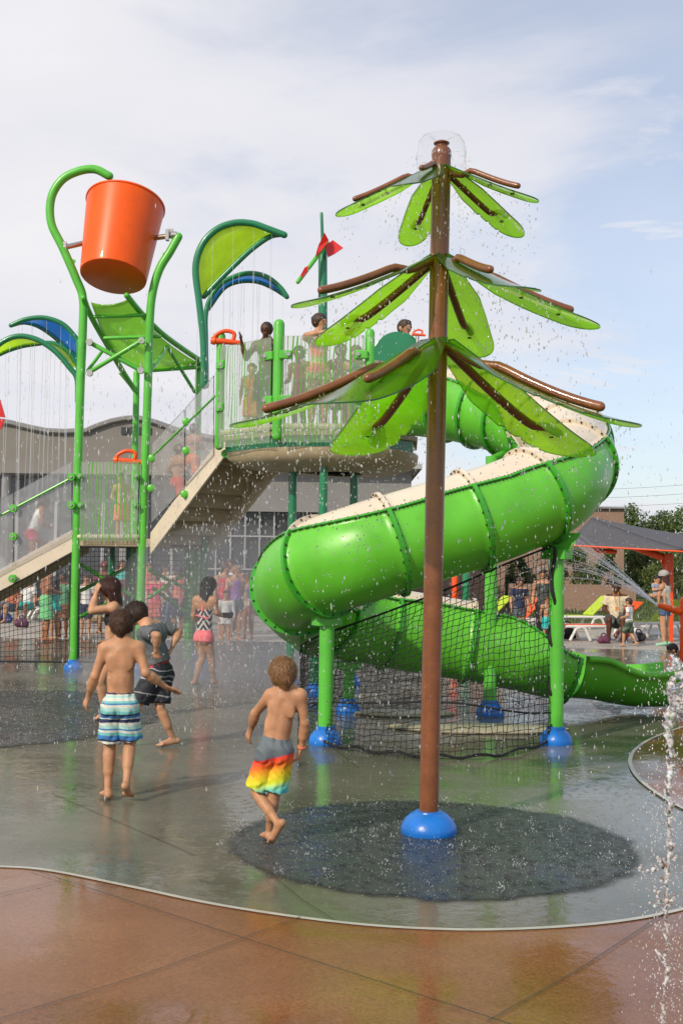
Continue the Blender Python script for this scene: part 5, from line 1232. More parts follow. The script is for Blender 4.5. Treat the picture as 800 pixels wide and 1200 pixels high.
# water cannons
def cannon(px, py, Y, label, s=1.0, flip=1):
    c = W(px, py, Y); r_ = empty('water_cannon', c - V((0, 0, .10)), label, 'water cannon')
    MB().tube([c + V((flip * .30, .0, -.02)) * s, c + V((0, 0, 0)), c + V((-flip * .16, 0, .01)) * s], [.04 * s, .05 * s, .055 * s], 14).build('barrel', M['orange2'], r_)
    MB().tube(spline([c + V((flip * .16, 0, .02)) * s, c + V((flip * .17, 0, .14)) * s, c + V((flip * .02, 0, .18)) * s, c + V((-flip * .14, 0, .10)) * s, c + V((-flip * .15, 0, 0)) * s], 4), .035 * s, 10, rnd=True).build('handle', M['orange2'], r_)
    MB().tube([c + V((-flip * .14, 0, .01)) * s, c + V((-flip * .21, 0, .015)) * s], [.075 * s, .06 * s], 14).build('nozzle', M['orange'], r_); MB().tube([c - V((0, 0, .02)), c - V((0, 0, .28))], .025, 8).build('stand', M['steel'], r_)
cannon(147, 540, YT + .10, 'orange water cannon with looped handle beside the second green post on the landing', .85)
cannon(262, 400, 15.3, 'orange water cannon poking over the left end of the platform panel', .8)
cannon(489, 392, 14.8, 'small orange water cannon beside the child at the slide entrance', .35)
# ------------------------------------------------------------------ people
def zramp_cloth(name, stops, z0, z1_, interp='CONSTANT', wav=.004, rough=.7, xk=0.0, yk=0.0, wsc=7):
    m = mat(name, (.5, .5, .5), rough, bump=.35, bscale=18); N, L = nt(m); b = N['Principled BSDF']; tc = N.new('ShaderNodeTexCoord'); s = N.new('ShaderNodeSeparateXYZ'); L.new(tc.outputs['Object'], s.inputs[0])
    n = N.new('ShaderNodeTexNoise'); n.inputs['Scale'].default_value = wsc; n.inputs['Detail'].default_value = 3; L.new(tc.outputs['Object'], n.inputs[0])
    z = math_n(N, L, 'ADD', s.outputs[2], math_n(N, L, 'MULTIPLY', math_n(N, L, 'SUBTRACT', n.outputs['Fac'], .5), wav * 10))
    z = math_n(N, L, 'ADD', z, math_n(N, L, 'MULTIPLY', s.outputs[0], xk))
    f = math_n(N, L, 'DIVIDE', math_n(N, L, 'SUBTRACT', z, z0), z1_ - z0); r = ramp_node(N, stops, interp); L.new(f, r.inputs[0]); L.new(r.outputs[0], b.inputs['Base Color']); return m
def PXJ(Y, d):
    o = {}
    for k, v in d.items(): o[k] = W(v[0], v[1], Y + (v[2] if len(v) > 2 else 0))
    return o
# boy with orange trunks
YA = 6.62
J = PXJ(YA, dict(pelvis=(322, 876), waist=(326, 850), neck=(335, 806), head=(331, 789, .0), shL=(317, 815, .02), shR=(352, 815, -.02), elL=(299, 836, .10), wrL=(294, 855, .16), haL=(287, 872, .2),
               elR=(357, 848, -.02), wrR=(353, 878, .02), haR=(346, 896, .04), hipL=(314, 882, .0), hipR=(331, 882, .0), knL=(301, 929, .06), anL=(326, 966, -.06), toeL=(316, 994, -.03),
               knR=(321, 932, .04), anR=(315, 974, .10), toeR=(309, 982, .20)))
J['toeL'].z = .02; J['anL'].z = max(J['anL'].z, .13); J['toeR'].z = .015; J['anR'].z = .05
ora = zramp_cloth('cloth_sunset_trunks', [(0, (.10, .55, .55)), (.10, (.20, .65, .45)), (.22, (.62, .72, .03)), (.40, (.85, .55, .02)), (.56, (.85, .16, .02)), (.70, (.80, .035, .03)), (.715, (.105, .135, .16)), (1, (.115, .145, .17))], .30, .60, 'LINEAR', .003, xk=-.25, wsc=5)
pa = person(J, 1.12, 'boy in grey trunks with sunset orange legs stepping beside the brown tree trunk', skin='tan', hair=('mop', 'blond'), clothes=[('shorts', ora, dict(len=.86, flare=.034, g=.009, k=.004, name='swim_trunks'))],
       hr=6.25, cell=.0048, detail=True, palms={'L': (.6, .3, 0), 'R': (-.8, .2, 0), 'tL': np.array((0, .6, -.2)), 'tR': np.array((0, .6, 0))}, curl=.4, face=(-.25, 1, -.35), body_f=(.12, 1, 0), bulk=.98)
MB().lathe(V((0, 0, 0)), [(.0, 0), (.1, 0)], 3) if False else None
wp = J['wrR']; MB().lathe(wp + (J['elR'] - wp) * .08, [(.024, -.006), (.026, 0), (.024, .006)], 14, (J['elR'] - wp).to_track_quat('Z', 'Y').to_matrix()).build('wristband', cloth('coral', (.7, .2, .12)), pa)
# boy with blue striped trunks
YBb = 7.85
J = PXJ(YBb, dict(pelvis=(141, 823), waist=(141, 797), neck=(144, 752), head=(143, 731, .02), shL=(123, 760), shR=(162, 759), elL=(111, 793, -.02), wrL=(103.5, 817, .06), haL=(97, 833, .10),
                elR=(171, 789, -.04), wrR=(194, 805, .06), haR=(212, 812, .14), hipL=(132, 828), hipR=(150, 828), knL=(128.5, 874, .05), anL=(126.5, 925, .0), toeL=(122, 940, .12),
                knR=(152.5, 870, .06), anR=(148, 912, -.10), toeR=(151, 930, .0)))
J['anL'].z = .055; J['toeL'].z = .015; J['toeR'].z = .02; J['anR'].z = .12
W1, T1, N1, B1, A1 = (.62, .66, .60), (.16, .50, .50), (.025, .035, .10), (.04, .19, .48), (.36, .62, .58)
st = [(0, A1), (.035, W1), (.07, N1), (.11, W1), (.15, N1), (.18, B1), (.25, T1), (.30, W1), (.34, B1), (.37, A1), (.43, W1), (.48, N1), (.54, W1), (.555, B1), (.60, N1), (.63, T1), (.68, A1), (.74, W1), (.79, B1), (.815, T1), (.85, W1), (.90, A1), (.935, W1), (.955, N1)]
blu = zramp_cloth('cloth_striped_trunks', st, .335, .73, 'CONSTANT', .0035, wsc=6)
person(J, 1.31, 'boy with brown hair walking away in white, teal and navy striped trunks', skin='tan', hair=('short', 'brown'), clothes=[('shorts', blu, dict(len=.88, flare=.033, g=.008, k=.004, name='swim_trunks'))],
       hr=6.8, cell=.0055, detail=True, palms={'L': (.7, .4, 0), 'R': (-.1, -.3, -1), 'tL': np.array((0, .8, -.1)), 'tR': np.array((-.1, .5, .6))}, curl={'L': .45, 'R': .12}, face=(0, 1, -.12), body_f=(0, 1, 0), bulk=.97)
# boy in grey shirt
YCc = 10.1
J = PXJ(YCc, dict(pelvis=(186, 783), waist=(183, 765), neck=(171, 733), head=(159, 719, .06), shL=(171, 741, -.13), shR=(190, 734, .13), elL=(184, 745, -.30), wrL=(183, 763, -.24), haL=(184, 772, -.2),
                elR=(209, 741, .16), wrR=(202, 758, .06), haR=(197, 768, .04), hipL=(181, 790, -.05), hipR=(190, 790, .06), knR=(187, 829, .0), anR=(203, 866, .06), toeR=(184, 874, -.02),
                knL=(161, 826, -.06), anL=(150, 858, .0), toeL=(139, 868, -.05)))
J['toeR'].z = .015; J['anR'].z = .06; J['toeL'].z = max(.02, J['toeL'].z); J['anL'].z = max(.10, J['anL'].z)
navy = zramp_cloth('cloth_navy_striped_shorts', [(0, (.012, .014, .022)), (.28, (.25, .26, .27)), (.31, (.014, .016, .024)), (.60, (.35, .36, .37)), (.63, (.014, .016, .024)), (.70, (.2, .2, .21)), (.74, (.014, .016, .024)), (.84, (.3, .3, .32)), (.87, (.014, .016, .024))], .34, .74, 'CONSTANT', .006, xk=.2)
person(J, 1.36, 'boy in grey t-shirt and navy striped shorts bending forward behind the striped trunks boy', skin='fair', hair=('short', 'dkbrown'),
       clothes=[('shirt', cloth('grey', (.105, .115, .125)), dict(bot=-.03, g=.012, sleeve=.75)), ('shorts', navy, dict(len=.88, flare=.035, waist=.30, g=.014)), ('bottom', cloth('red', (.45, .02, .03)), dict(g=.016, hi=.06, low=-.015, name='waistband'))],
       hr=6.6, cell=.0075, palms={'L': (.2, .9, 0), 'R': (-.6, -.2, 0)}, curl=1.1, face=(-1, .35, -.45), body_f=(-.85, .55, -.15))
# woman shading her eyes
YDd = 11.8
J = PXJ(YDd, dict(pelvis=(133, 764), waist=(132, 742), neck=(134, 705), head=(128, 689, -.02), shL=(133, 712, -.13), shR=(138, 711, .13), elL=(107.5, 716, -.16), wrL=(113, 694, -.10), haL=(117, 683, -.06),
                elR=(141, 737, .2), wrR=(127, 752, .24), haR=(120, 758, .24), hipL=(132, 768, -.06), hipR=(134, 768, .06), knL=(118, 800, -.08), anL=(124, 836, -.04), toeL=(110, 843, -.06), knR=(136, 803, .06), anR=(143, 838, .1), toeR=(130, 843, .08)))
J['toeL'].z = J['toeR'].z = .015; J['anL'].z = J['anR'].z = .06
person(J, 1.52, 'dark red haired girl in black bikini top shading her eyes by the net', cat='girl', skin='fair', hair=('long', 'auburn'),
       clothes=[('band', cloth('black', (.012, .012, .014)), dict(hi=.04, low=.12)), ('bottom', cloth('black', (.012, .012, .014)), dict(hi=.05)), ('tank', cloth('offwhite', (.6, .58, .52)), dict(bot=-.06, g=.008, name='white_panel'))][:2],
       hr=7.0, cell=.008, girl=True, palms={'L': (.2, .3, -1), 'R': (0, -1, 0)}, curl=.5, face=(-1, .05, -.05), body_f=(-1, .1, 0))
# girl in pink bottoms
YEe = 15.15
J = PXJ(YEe, dict(pelvis=(239, 744), waist=(240, 726), neck=(241, 698), head=(245, 686, .02), shL=(230, 703, .02), shR=(251, 703, -.05), elL=(227, 721, .08), wrL=(235, 733, .22), haL=(243, 737, .25),
                elR=(254, 718, -.02), wrR=(261, 722, .12), haR=(267, 721, .16), hipL=(235, 748, .02), hipR=(243, 748, -.02), knL=(237, 770, .04), anL=(228, 799, -.05), toeL=(236, 805, .05), knR=(247, 768, .05), anR=(251, 795, .10), toeR=(259, 798, .18)))
J['toeL'].z = J['toeR'].z = .015; J['anL'].z = J['anR'].z = .06
def zig():
    m = mat('cloth_black_white_zigzag', (.02, .02, .03), .7); N, L = nt(m); b = N['Principled BSDF']; tc = N.new('ShaderNodeTexCoord'); s = N.new('ShaderNodeSeparateXYZ'); L.new(tc.outputs['Object'], s.inputs[0])
    tri = math_n(N, L, 'PINGPONG', s.outputs[0], .075); z = math_n(N, L, 'ADD', s.outputs[2], math_n(N, L, 'MULTIPLY', tri, 1.5)); f = math_n(N, L, 'FRACT', math_n(N, L, 'MULTIPLY', z, 11.0)); g = math_n(N, L, 'LESS_THAN', f, .42)
    mx = N.new('ShaderNodeMix'); mx.data_type = 'RGBA'; mx.inputs[6].default_value = (.02, .03, .045, 1); mx.inputs[7].default_value = (.6, .55, .52, 1); L.new(g, mx.inputs[0]); L.new(mx.outputs[2], b.inputs['Base Color']); return m
pe = person(J, 1.46, 'dark haired girl seen from behind in zigzag swim top and coral pink bottoms', cat='girl', skin='tan', hair=('long', 'black'),
       clothes=[('swim', zig(), dict(top=.115, low=-.01, name='swim_top')), ('bottom', cloth('pink', (.80, .17, .20)), dict(g=.013, hi=.045, low=.058)), ('strap', cloth('pink', (.80, .17, .20)), {})],
       hr=7.0, cell=.0085, girl=True, curl=.8, face=(.55, .8, -.25), body_f=(.35, 1, 0), palms={'L': (0, 0, -1), 'R': (0, 0, -1)})
hb = J['haR']; MB().box(hb + V((0, -.03, 0)), (.13, .07, .07), .3).box(hb + V((.05, -.05, .02)), (.05, .06, .05), .3).build('camera', M['black'], None, loc=hb, smooth=False, bevel=.01)
tag(bpy.data.objects['camera.001'] if 'camera.001' in bpy.data.objects else bpy.data.objects[-1], 'small black waterproof camera in the hands of the girl in pink bottoms', 'camera')

def P_(px, py, H, yaw, label, cat='child', Y=None, z=0.0, arms='down', legs='stand', lean=0.0, cell=.016, ext=None, **k):
    if Y is None: f = G(px, py)
    else: f = W(px, py, Y)
    f.z = z
    J = pose(f, H, yaw, arms, legs, lean, ext=ext)
    k.setdefault('hr', 6.4 if H < 1.35 else 7.3)
    o = person(J, H, label, cat, cell=cell, **k)
    if z: o.location.z = o.location.z
    return J
c = cloth
swirl = zramp_cloth('cloth_rainbow_swirl', [(0, (.75, .12, .10)), (.18, (.75, .30, .05)), (.3, (.25, .55, .08)), (.42, (.75, .12, .16)), (.55, (.8, .35, .1)), (.68, (.2, .5, .15)), (.8, (.75, .12, .10)), (1, (.7, .2, .2))], .55, 1.15, 'LINEAR', .02, wsc=5)
floral = zramp_cloth('cloth_teal_print', [(0, (.02, .22, .22)), (.3, (.35, .4, .35)), (.45, (.02, .10, .14)), (.7, (.3, .1, .25)), (.85, (.02, .2, .2))], .5, 1.3, 'CONSTANT', .02, wsc=9)
camo = zramp_cloth('cloth_green_print', [(0, (.02, .05, .03)), (.35, (.12, .16, .10)), (.5, (.03, .06, .04)), (.75, (.2, .22, .18))], .25, .6, 'CONSTANT', .03, wsc=9)
# on the platform
P_(313, 500, 1.30, 20, 'dark skinned boy in black shorts gripping the top of the platform panel, left of the middle post', Y=15.0, z=ZD, skin='dark', hair=('buzz', 'black'), clothes=[('shorts', c('black', (.012, .012, .014)), {})], arms='rail', face=(.2, -1, 0), body_f=None, ext={'elL': (-.22, .10, .70), 'wrL': (-.24, .16, .82)}, cell=.013) if False else None
P_(311, 500, 1.50, 165, 'dark skinned boy in black shorts holding the platform panel left of its middle post', Y=14.95, z=ZD, skin='dark', hair=('buzz', 'black'), clothes=[('shorts', c('black', (.012, .012, .014)), {})], arms='rail', cell=.013, ext={'elR': (.17, .05, .66), 'wrR': (.20, .10, .80), 'haR': (.20, .12, .85)}, face=(-.3, -1, -.2))
P_(372, 500, 1.60, 200, 'girl with wet brown hair in a rainbow swirl swimsuit leaning on the platform panel', 'girl', Y=14.85, z=ZD, skin='fair', hair=('bun', 'dkbrown'), clothes=[('swim', swirl, {}), ('shorts', swirl, dict(len=.25, g=.010))], girl=True, arms='rail', cell=.012, face=(.75, -.6, -.35), ext={'elR': (.13, .08, .78), 'wrR': (.02, .17, .80), 'elL': (-.14, .07, .75), 'wrL': (-.18, .18, .80)})
P_(350, 500, 1.28, 150, 'small child in a pink swimsuit behind the striped platform panel', Y=15.5, z=ZD, skin='brown', hair=('short', 'black'), clothes=[('swim', c('hotpink', (.65, .06, .12)), {})], arms='bent')
P_(398, 500, 1.26, 190, 'child in dark shorts standing behind the right platform panel', Y=15.2, z=ZD, skin='tan', hair=('short', 'dkbrown'), clothes=[('shorts', c('maroon', (.16, .03, .04)), {})], arms='bent')
P_(416, 500, 1.22, 170, 'smaller child in a teal print suit near the right platform post', Y=15.1, z=ZD, skin='fair', hair=('long', 'brown'), clothes=[('swim', floral, {})], arms='down')
P_(472, 500, 1.62, 200, 'wet haired child looking over the green barrier at the slide entrance', Y=15.25, z=ZD, skin='fair', hair=('short', 'dkbrown'), clothes=[('shorts', c('navy', (.02, .03, .08)), {})], arms='bent', face=(.6, -.8, -.1), cell=.012)
P_(294, 500, 1.05, 180, 'small child in orange behind the frosted left end of the platform', Y=15.6, z=ZD, skin='tan', hair=('short', 'brown'), clothes=[('shorts', c('orange', (.7, .18, .03)), {}), ('tank', c('orange', (.7, .18, .03)), {})])
# on the stairs
P_(37, 640, 1.22, -60, 'girl in white top and pink shorts climbing the lower stair behind frosted panels', 'girl', Y=17.55, z=1.42, skin='olive', hair=('pony', 'black'), clothes=[('tank', c('white', (.7, .7, .7)), dict(bot=-.02)), ('shorts', c('hotpink', (.80, .05, .16)), dict(len=.35))], arms='front', legs='climb', lean=.35, cell=.013)
P_(208, 580, 1.15, -30, 'child in red shorts climbing behind the upper frosted panel', Y=17.2, z=2.25, skin='tan', hair=('short', 'brown'), clothes=[('shorts', c('redshorts', (.65, .06, .03)), {})], arms='bent', legs='climb')
P_(226, 560, 1.05, -30, 'smaller child in orange just above the red shorts child on the upper stair', Y=16.7, z=2.6, skin='tan', hair=('short', 'dkbrown'), clothes=[('shorts', c('orange', (.7, .18, .03)), {})], arms='front', legs='climb')
P_(142, 620, 1.10, 180, 'small child with orange shorts on the landing behind the grass print panel', Y=18.3, z=ZL, skin='tan', hair=('short', 'brown'), clothes=[('shorts', c('orange', (.7, .18, .03)), {})], arms='bent')
# left background behind the nets
P_(53, 752, 1.66, -60, 'bare chested man in long light green trunks seen through the left net', 'man', skin='olive', hair=('short', 'dkbrown'), clothes=[('shorts', c('mint', (.16, .50, .22)), dict(len=1.0, flare=.05))], arms='bent', hr=7.4)
P_(63, 750, 1.30, 60, 'child in teal swimsuit standing next to the man in green trunks', skin='tan', hair=('long', 'black'), clothes=[('swim', c('teal', (.02, .45, .42)), {})], arms='front')
P_(73, 748, 1.40, 170, 'person in a grey green shirt half hidden behind the teal swimsuit child', 'adult', skin='brown', hair=('short', 'black'), clothes=[('shirt', c('sage', (.10, .30, .17)), {}), ('shorts', c('brownshort', (.2, .1, .05)), {})])
P_(121, 742, 1.66, 170, 'man in maroon shirt and cap standing beyond the landing net', 'man', skin='brown', hair=('cap', 'maroon'), clothes=[('shirt', c('maroon', (.16, .03, .04)), {}), ('shorts', c('khaki', (.3, .25, .16)), {})], arms='cross')
P_(100, 745, 1.35, 190, 'child in white shirt just right of the first green post behind the net', skin='fair', hair=('short', 'brown'), clothes=[('shirt', c('white', (.7, .7, .7)), {}), ('shorts', c('navy', (.02, .03, .08)), {})])
P_(181, 746, 1.45, 160, 'girl in pink shirt left of the white shirted one behind the right tower net', 'girl', skin='tan', hair=('long', 'brown'), clothes=[('shirt', c('hotpink', (.80, .05, .16)), {}), ('shorts', c('coraldark', (.5, .08, .06)), {})])
P_(193, 741, 1.62, 180, 'woman in white shirt and jeans behind the right tower net', 'woman', skin='tan', hair=('long', 'dkbrown'), clothes=[('shirt', c('white', (.7, .7, .7)), {}), ('pants', c('denim', (.06, .10, .2)), {})])
P_(208, 748, 1.58, 30, 'adult in coral shirt and dark shorts behind the right tower net', 'adult', skin='olive', hair=('short', 'black'), clothes=[('shirt', c('coral', (.72, .17, .11)), dict(bot=.05)), ('shorts', c('navy', (.02, .03, .08)), {})], arms='hips')
P_(150, 744, 1.5, 200, 'person in dark red top between the posts behind the landing net', 'adult', skin='brown', hair=('long', 'black'), clothes=[('shirt', c('maroon', (.16, .03, .04)), {}), ('shorts', c('black', (.012, .012, .014)), {})])
# group in front of the grey hall
P_(262, 750, 1.66, 210, 'woman in red tank top at the left of the group before the glass hall', 'woman', skin='fair', hair=('long', 'brown'), clothes=[('tank', c('redtop', (.62, .03, .05)), dict(bot=-.02)), ('shorts', c('denim', (.06, .10, .2)), dict(len=.5))])
P_(264, 757, 1.10, 190, 'little child in white long sleeved rash guard in the group before the glass hall', skin='tan', hair=('short', 'dkbrown'), clothes=[('shirt', c('white', (.7, .7, .7)), dict(sleeve=1.2)), ('shorts', c('white', (.7, .7, .7)), dict(len=.5))])
P_(275, 752, 1.60, -150, 'woman in purple swimsuit top and grey shorts in the middle of the group', 'woman', skin='fair', hair=('bun', 'blond'), clothes=[('swim', c('purple', (.25, .10, .38)), {}), ('shorts', c('slate', (.08, .10, .12)), dict(len=.45))], girl=True)
P_(268, 742, 1.75, 180, 'tall man in white shirt at the back of the group before the glass hall', 'man', skin='fair', hair=('short', 'brown'), clothes=[('shirt', c('white', (.7, .7, .7)), {}), ('pants', c('slate', (.08, .10, .12)), {})])
P_(290, 750, 1.48, 160, 'tanned girl in teal print swimsuit at the right of the group by the slide', 'girl', skin='olive', hair=('long', 'dkbrown'), clothes=[('swim', floral, {})], girl=True)
P_(283, 744, 1.5, 180, 'person in dark grey shirt behind the girl in the teal print swimsuit', 'adult', skin='tan', hair=('short', 'black'), clothes=[('shirt', c('slate', (.08, .10, .12)), {}), ('shorts', c('black', (.012, .012, .014)), {})])
# right: deck
P_(608, 744, 1.42, 190, 'boy in navy t-shirt and grey shorts seen through the slide net', skin='fair', hair=('long', 'auburn'), clothes=[('shirt', c('navy', (.02, .03, .08)), {}), ('shorts', c('slate', (.08, .10, .12)), dict(len=.6))], Y=26)
P_(636, 746, 1.62, 160, 'woman in dark tank top and black leggings standing behind the right green slide post', 'woman', skin='tan', hair=('bun', 'dkbrown'), clothes=[('tank', c('charcoal', (.05, .06, .06)), dict(bot=.03)), ('pants', c('black', (.012, .012, .014)), {})], Y=25.5)
P_(640, 748, 1.0, 190, 'toddler in teal shorts half behind the woman in black leggings', skin='tan', hair=('short', 'brown'), clothes=[('shorts', c('teal', (.02, .45, .42)), {})], Y=25)
P_(737, 758, 1.02, 60, 'small child in white top and green print shorts running toward the slide exit', skin='fair', hair=('short', 'dkbrown'), clothes=[('shirt', c('white', (.7, .7, .7)), {}), ('shorts', camo, dict(len=.95))], arms='bent', legs='walk', cell=.013)
P_(779, 757, 1.60, 50, 'woman in cap, cream tank top and denim shorts holding a baby at right', 'woman', skin='fair', hair=('long', 'auburn'), clothes=[('tank', c('cream', (.55, .50, .40)), dict(bot=.02)), ('shorts', c('denim', (.06, .10, .2)), dict(len=.40)), ('shoes', c('greenshoe', (.25, .5, .35)), {})], arms='front', girl=True, cell=.012)
mw = G(779, 757); hm = V((mw.x - .02, mw.y + .02, 1.495)); MB().lathe(hm, [(.115, -.02), (.118, .02), (.10, .07), (.06, .105), (.01, .115)], 16).box(hm + V((-.10, .02, -.01)), (.13, .13, .012), .2).build('cap', c('greycap', (.35, .33, .33)), [o for o in bpy.data.objects if o.get('label', '').startswith('woman in cap')][0])
P_(769, 757, .80, 200, 'dark haired baby carried against the shoulder of the woman in the cap', 'baby', Y=G(779, 757).y - .05, z=.86, skin='fair', hair=('short', 'black'), clothes=[('shirt', c('babyblue', (.25, .3, .4)), {})], arms='front', legs='sit', hr=4.6, cell=.012, bulk=1.25)
P_(722, 742, 1.80, 165, 'seated dark skinned man in cream shirt with lanyard on a white lounger', 'man', Y=25.5, z=0, skin='dark', hair=('buzz', 'black'), clothes=[('shirt', c('creamshirt', (.62, .54, .38)), dict(g=.014)), ('shorts', c('charcoal', (.05, .06, .06)), dict(len=.95)), ('shoes', c('black', (.012, .012, .014)), {})], arms='bent', legs='sit', bulk=1.12, cell=.013)
ly = G(722, 742); 
lan = [o for o in bpy.data.objects if o.get('label', '').startswith('seated dark skinned')][0]
lp = W(722, 706, 25.25); MB().tube([lp + V((-.06, .08, .22)), lp + V((0, -.02, -.1)), lp + V((.06, .08, .22))], .008, 6).box(lp + V((0, -.03, -.14)), (.06, .01, .09)).build('lanyard', c('lanyardorange', (.7, .25, .02)), lan)
P_(818, 792, 1.05, 90, 'dark haired child crouching in the splashing water at the right edge', Y=15.6, z=-.42 if False else 0, skin='tan', hair=('short', 'black'), clothes=[('shorts', c('navy', (.02, .03, .08)), {})], arms='front', lean=.9, legs='sit', ext={})
# seated people and families far behind the nets
r = random.Random(4)
SH = [('rust', (.4, .12, .06)), ('white', (.7, .7, .7)), ('maroon', (.16, .03, .04)), ('slate', (.08, .10, .12)), ('teal', (.02, .45, .42)), ('coral', (.72, .17, .11)), ('khaki', (.3, .25, .16))]
for i, (px, Y, lg, H_, sk_, lab) in enumerate(((14, 30, 'sit', 1.6, 'fair', 'person in rust shirt seated far behind the left net'), (32, 31, 'sit', 1.6, 'tan', 'person in white shirt seated beyond the left net'), (104, 29, 'sit', 1.7, 'brown', 'person in maroon seated low behind the landing net'),
        (112, 26, 'sit', 1.3, 'tan', 'child in slate shirt sitting beyond the landing net'), (142, 31, 'stand', 1.7, 'fair', 'standing adult in teal shirt far behind the landing net'), (172, 30, 'stand', 1.66, 'tan', 'standing adult in coral shirt far behind the second green post'), (227, 30, 'stand', 1.6, 'brown', 'standing adult in khaki shirt far behind the right edge of the tower net'))):
    P_(px, 730, H_, 180 + r.uniform(-60, 60), lab, 'adult' if H_ > 1.4 else 'child', Y=Y, skin=sk_, hair=(r.choice(['short', 'long']), r.choice(['black', 'brown', 'dkbrown'])), clothes=[('shirt', c(*SH[i]), {}), ('shorts', c(*SH[(i + 3) % 7]), {})], legs=lg, cell=.024)

# ------------------------------------------------------------------ loungers, sunshade and deck things
def lounger(px, py, yaw, cname, colr, label, back=True, Y=None):
    b = G(px, py) if Y is None else Wz(px, py, Y, 0); b.z = 0; R = Matrix.Rotation(rad(yaw), 3, 'Z'); q = lambda x, y, z: b + R @ V((x, y, z))
    root = empty('sun_lounger', b, label, 'lounger', 'white plastic sun loungers on the deck')
    f = MB()
    for s in (-.32, .32):
        f.tube([q(-.95, s, .33), q(.95, s, .33)], .03, 8)
    f.build('side_rail', M['white'], root)
    for x in (-.62, .5):
        for s in (-.32, .32):
            MB().tube([q(x - .22, s, .02), q(x - .08, s, .28), q(x + .05, s, .32), q(x + .14, s, .28), q(x + .26, s, .02)], .032, 8).build('leg', M['white'], root)
    t = MB()
    for k in range(16): x = -.9 + k * .082; t.add([q(x, -.31, .345), q(x + .06, -.31, .345), q(x + .06, .31, .345), q(x, .31, .345), q(x, -.31, .36), q(x + .06, -.31, .36), q(x + .06, .31, .36), q(x, .31, .36)], [(0, 3, 2, 1), (4, 5, 6, 7), (0, 1, 5, 4), (2, 3, 7, 6), (1, 2, 6, 5), (0, 4, 7, 3)])
    t.build('seat', cloth(cname, colr), root, smooth=False)
    n1_ = [q(.38, -.3, .36), q(.38, .3, .36), q(.92, .3, .86), q(.92, -.3, .86)]
    MB().slab(n1_, V((-.02, 0, .03))).build('backrest', cloth(cname, colr), root, smooth=False, bevel=.008)
    return root
OR, LI = ('sling_orange', (.78, .11, .02)), ('sling_lime', (.42, .58, .03))
lounger(673, 737, 12, *LI, 'white sun lounger with raised lime back, leftmost beside the green slide post')
lounger(702, 739, 12, *OR, 'white sun lounger with orange back under the seated man', Y=26.0)
lounger(760, 741, 170 - 140, *LI, 'white sun lounger with lime back in front of the woman with the baby', Y=28.0)
lounger(595, 735, 12, *OR, 'white lounger with orange back seen through the slide net', Y=29)
lounger(556, 738, 15, *LI, 'white lounger with lime back far behind the brown tree trunk', Y=29.5)
lounger(225, 733, 10, *LI, 'white lounger with lime sling behind the tower net', Y=31) ; lounger(20, 733, 10, *OR, 'white lounger with orange sling far behind the left net', Y=32); lounger(75, 734, 5, 'sling_blue', (.03, .2, .45), 'white lounger with blue sling behind the man in green trunks', Y=32)
def bag(px, py, Y, colr, cn, label, s=.3):
    b = Wz(px, py, Y, 0); F_ = Field(); F_.ell(np.array(b) + np.array((0, 0, s * .4)), np.eye(3), (s * .62, s * .38, s * .42)); F_.ell(np.array(b) + np.array((s * .35, 0, s * .3)), np.eye(3), (s * .3, s * .3, s * .32)); F_.ell(np.array(b) + np.array((-s * .35, -.03, s * .33)), np.eye(3), (s * .3, s * .32, s * .3))
    a_ = np.array(b); Vv, Q = F_.mesh(.03, .06, noise=lambda P: .012 * np.sin(P[..., 0] * 31 + P[..., 2] * 17) * np.sin(P[..., 1] * 29), gcuts=[(a_, (0, 0, -1.))]); o = np_mesh('bag', Vv, Q, cloth(cn, colr), loc=b); tag(o, label, 'bag')
    MB().tube(spline([b + V((-s * .3, 0, s * .7)), b + V((-s * .15, 0, s * 1.05)), b + V((s * .15, 0, s * 1.05)), b + V((s * .3, 0, s * .7))], 5), .014, 6).build('handle', cloth(cn, colr), o)
bag(664, 741, 26.5, (.02, .02, .025), 'bagblack', 'black swim bag on the deck in front of the leftmost lime lounger', .36)
bag(707, 742, 25.0, (.12, .03, .07), 'bagplum', 'plum coloured beach bag at the feet of the seated man', .2); bag(748, 741, 26.0, (.03, .03, .04), 'bagcoal', 'charcoal beach bag below the lime lounger at right', .24); bag(728, 741, 26.6, (.45, .1, .08), 'bagred', 'red beach bag right of the seated man', .26)
bag(590, 741, 26, (.5, .45, .4), 'bagsand', 'sand coloured bag behind the net near the navy shirt boy'); bag(618, 741, 26.5, (.5, .08, .04), 'bagorange', 'orange red towel bag between the navy shirt boy and the woman in leggings', .34)
bag(5, 748, 30, (.05, .08, .25), 'bagblue', 'dark blue bag at the left edge behind the net'); bag(25, 748, 28, (.10, .03, .07), 'bagwine', 'wine coloured bag behind the left net', .26)
sh = empty('sunshade', V((W(777, 700, 26).x, 26, 0)), 'dark grey hipped fabric sunshade on an orange cantilever post', 'sunshade')
ap = W(693, 606, 26.5); cr = [W(659, 636, 25.4), W(806, 644, 24.6), W(838, 631, 29.0), W(700, 633, 29.4)]
GF = cloth('shade_grey', (.085, .085, .095))
vs = []; fs = []; nn_ = 8; ridge = [ap, W(745, 617, 26.6)]
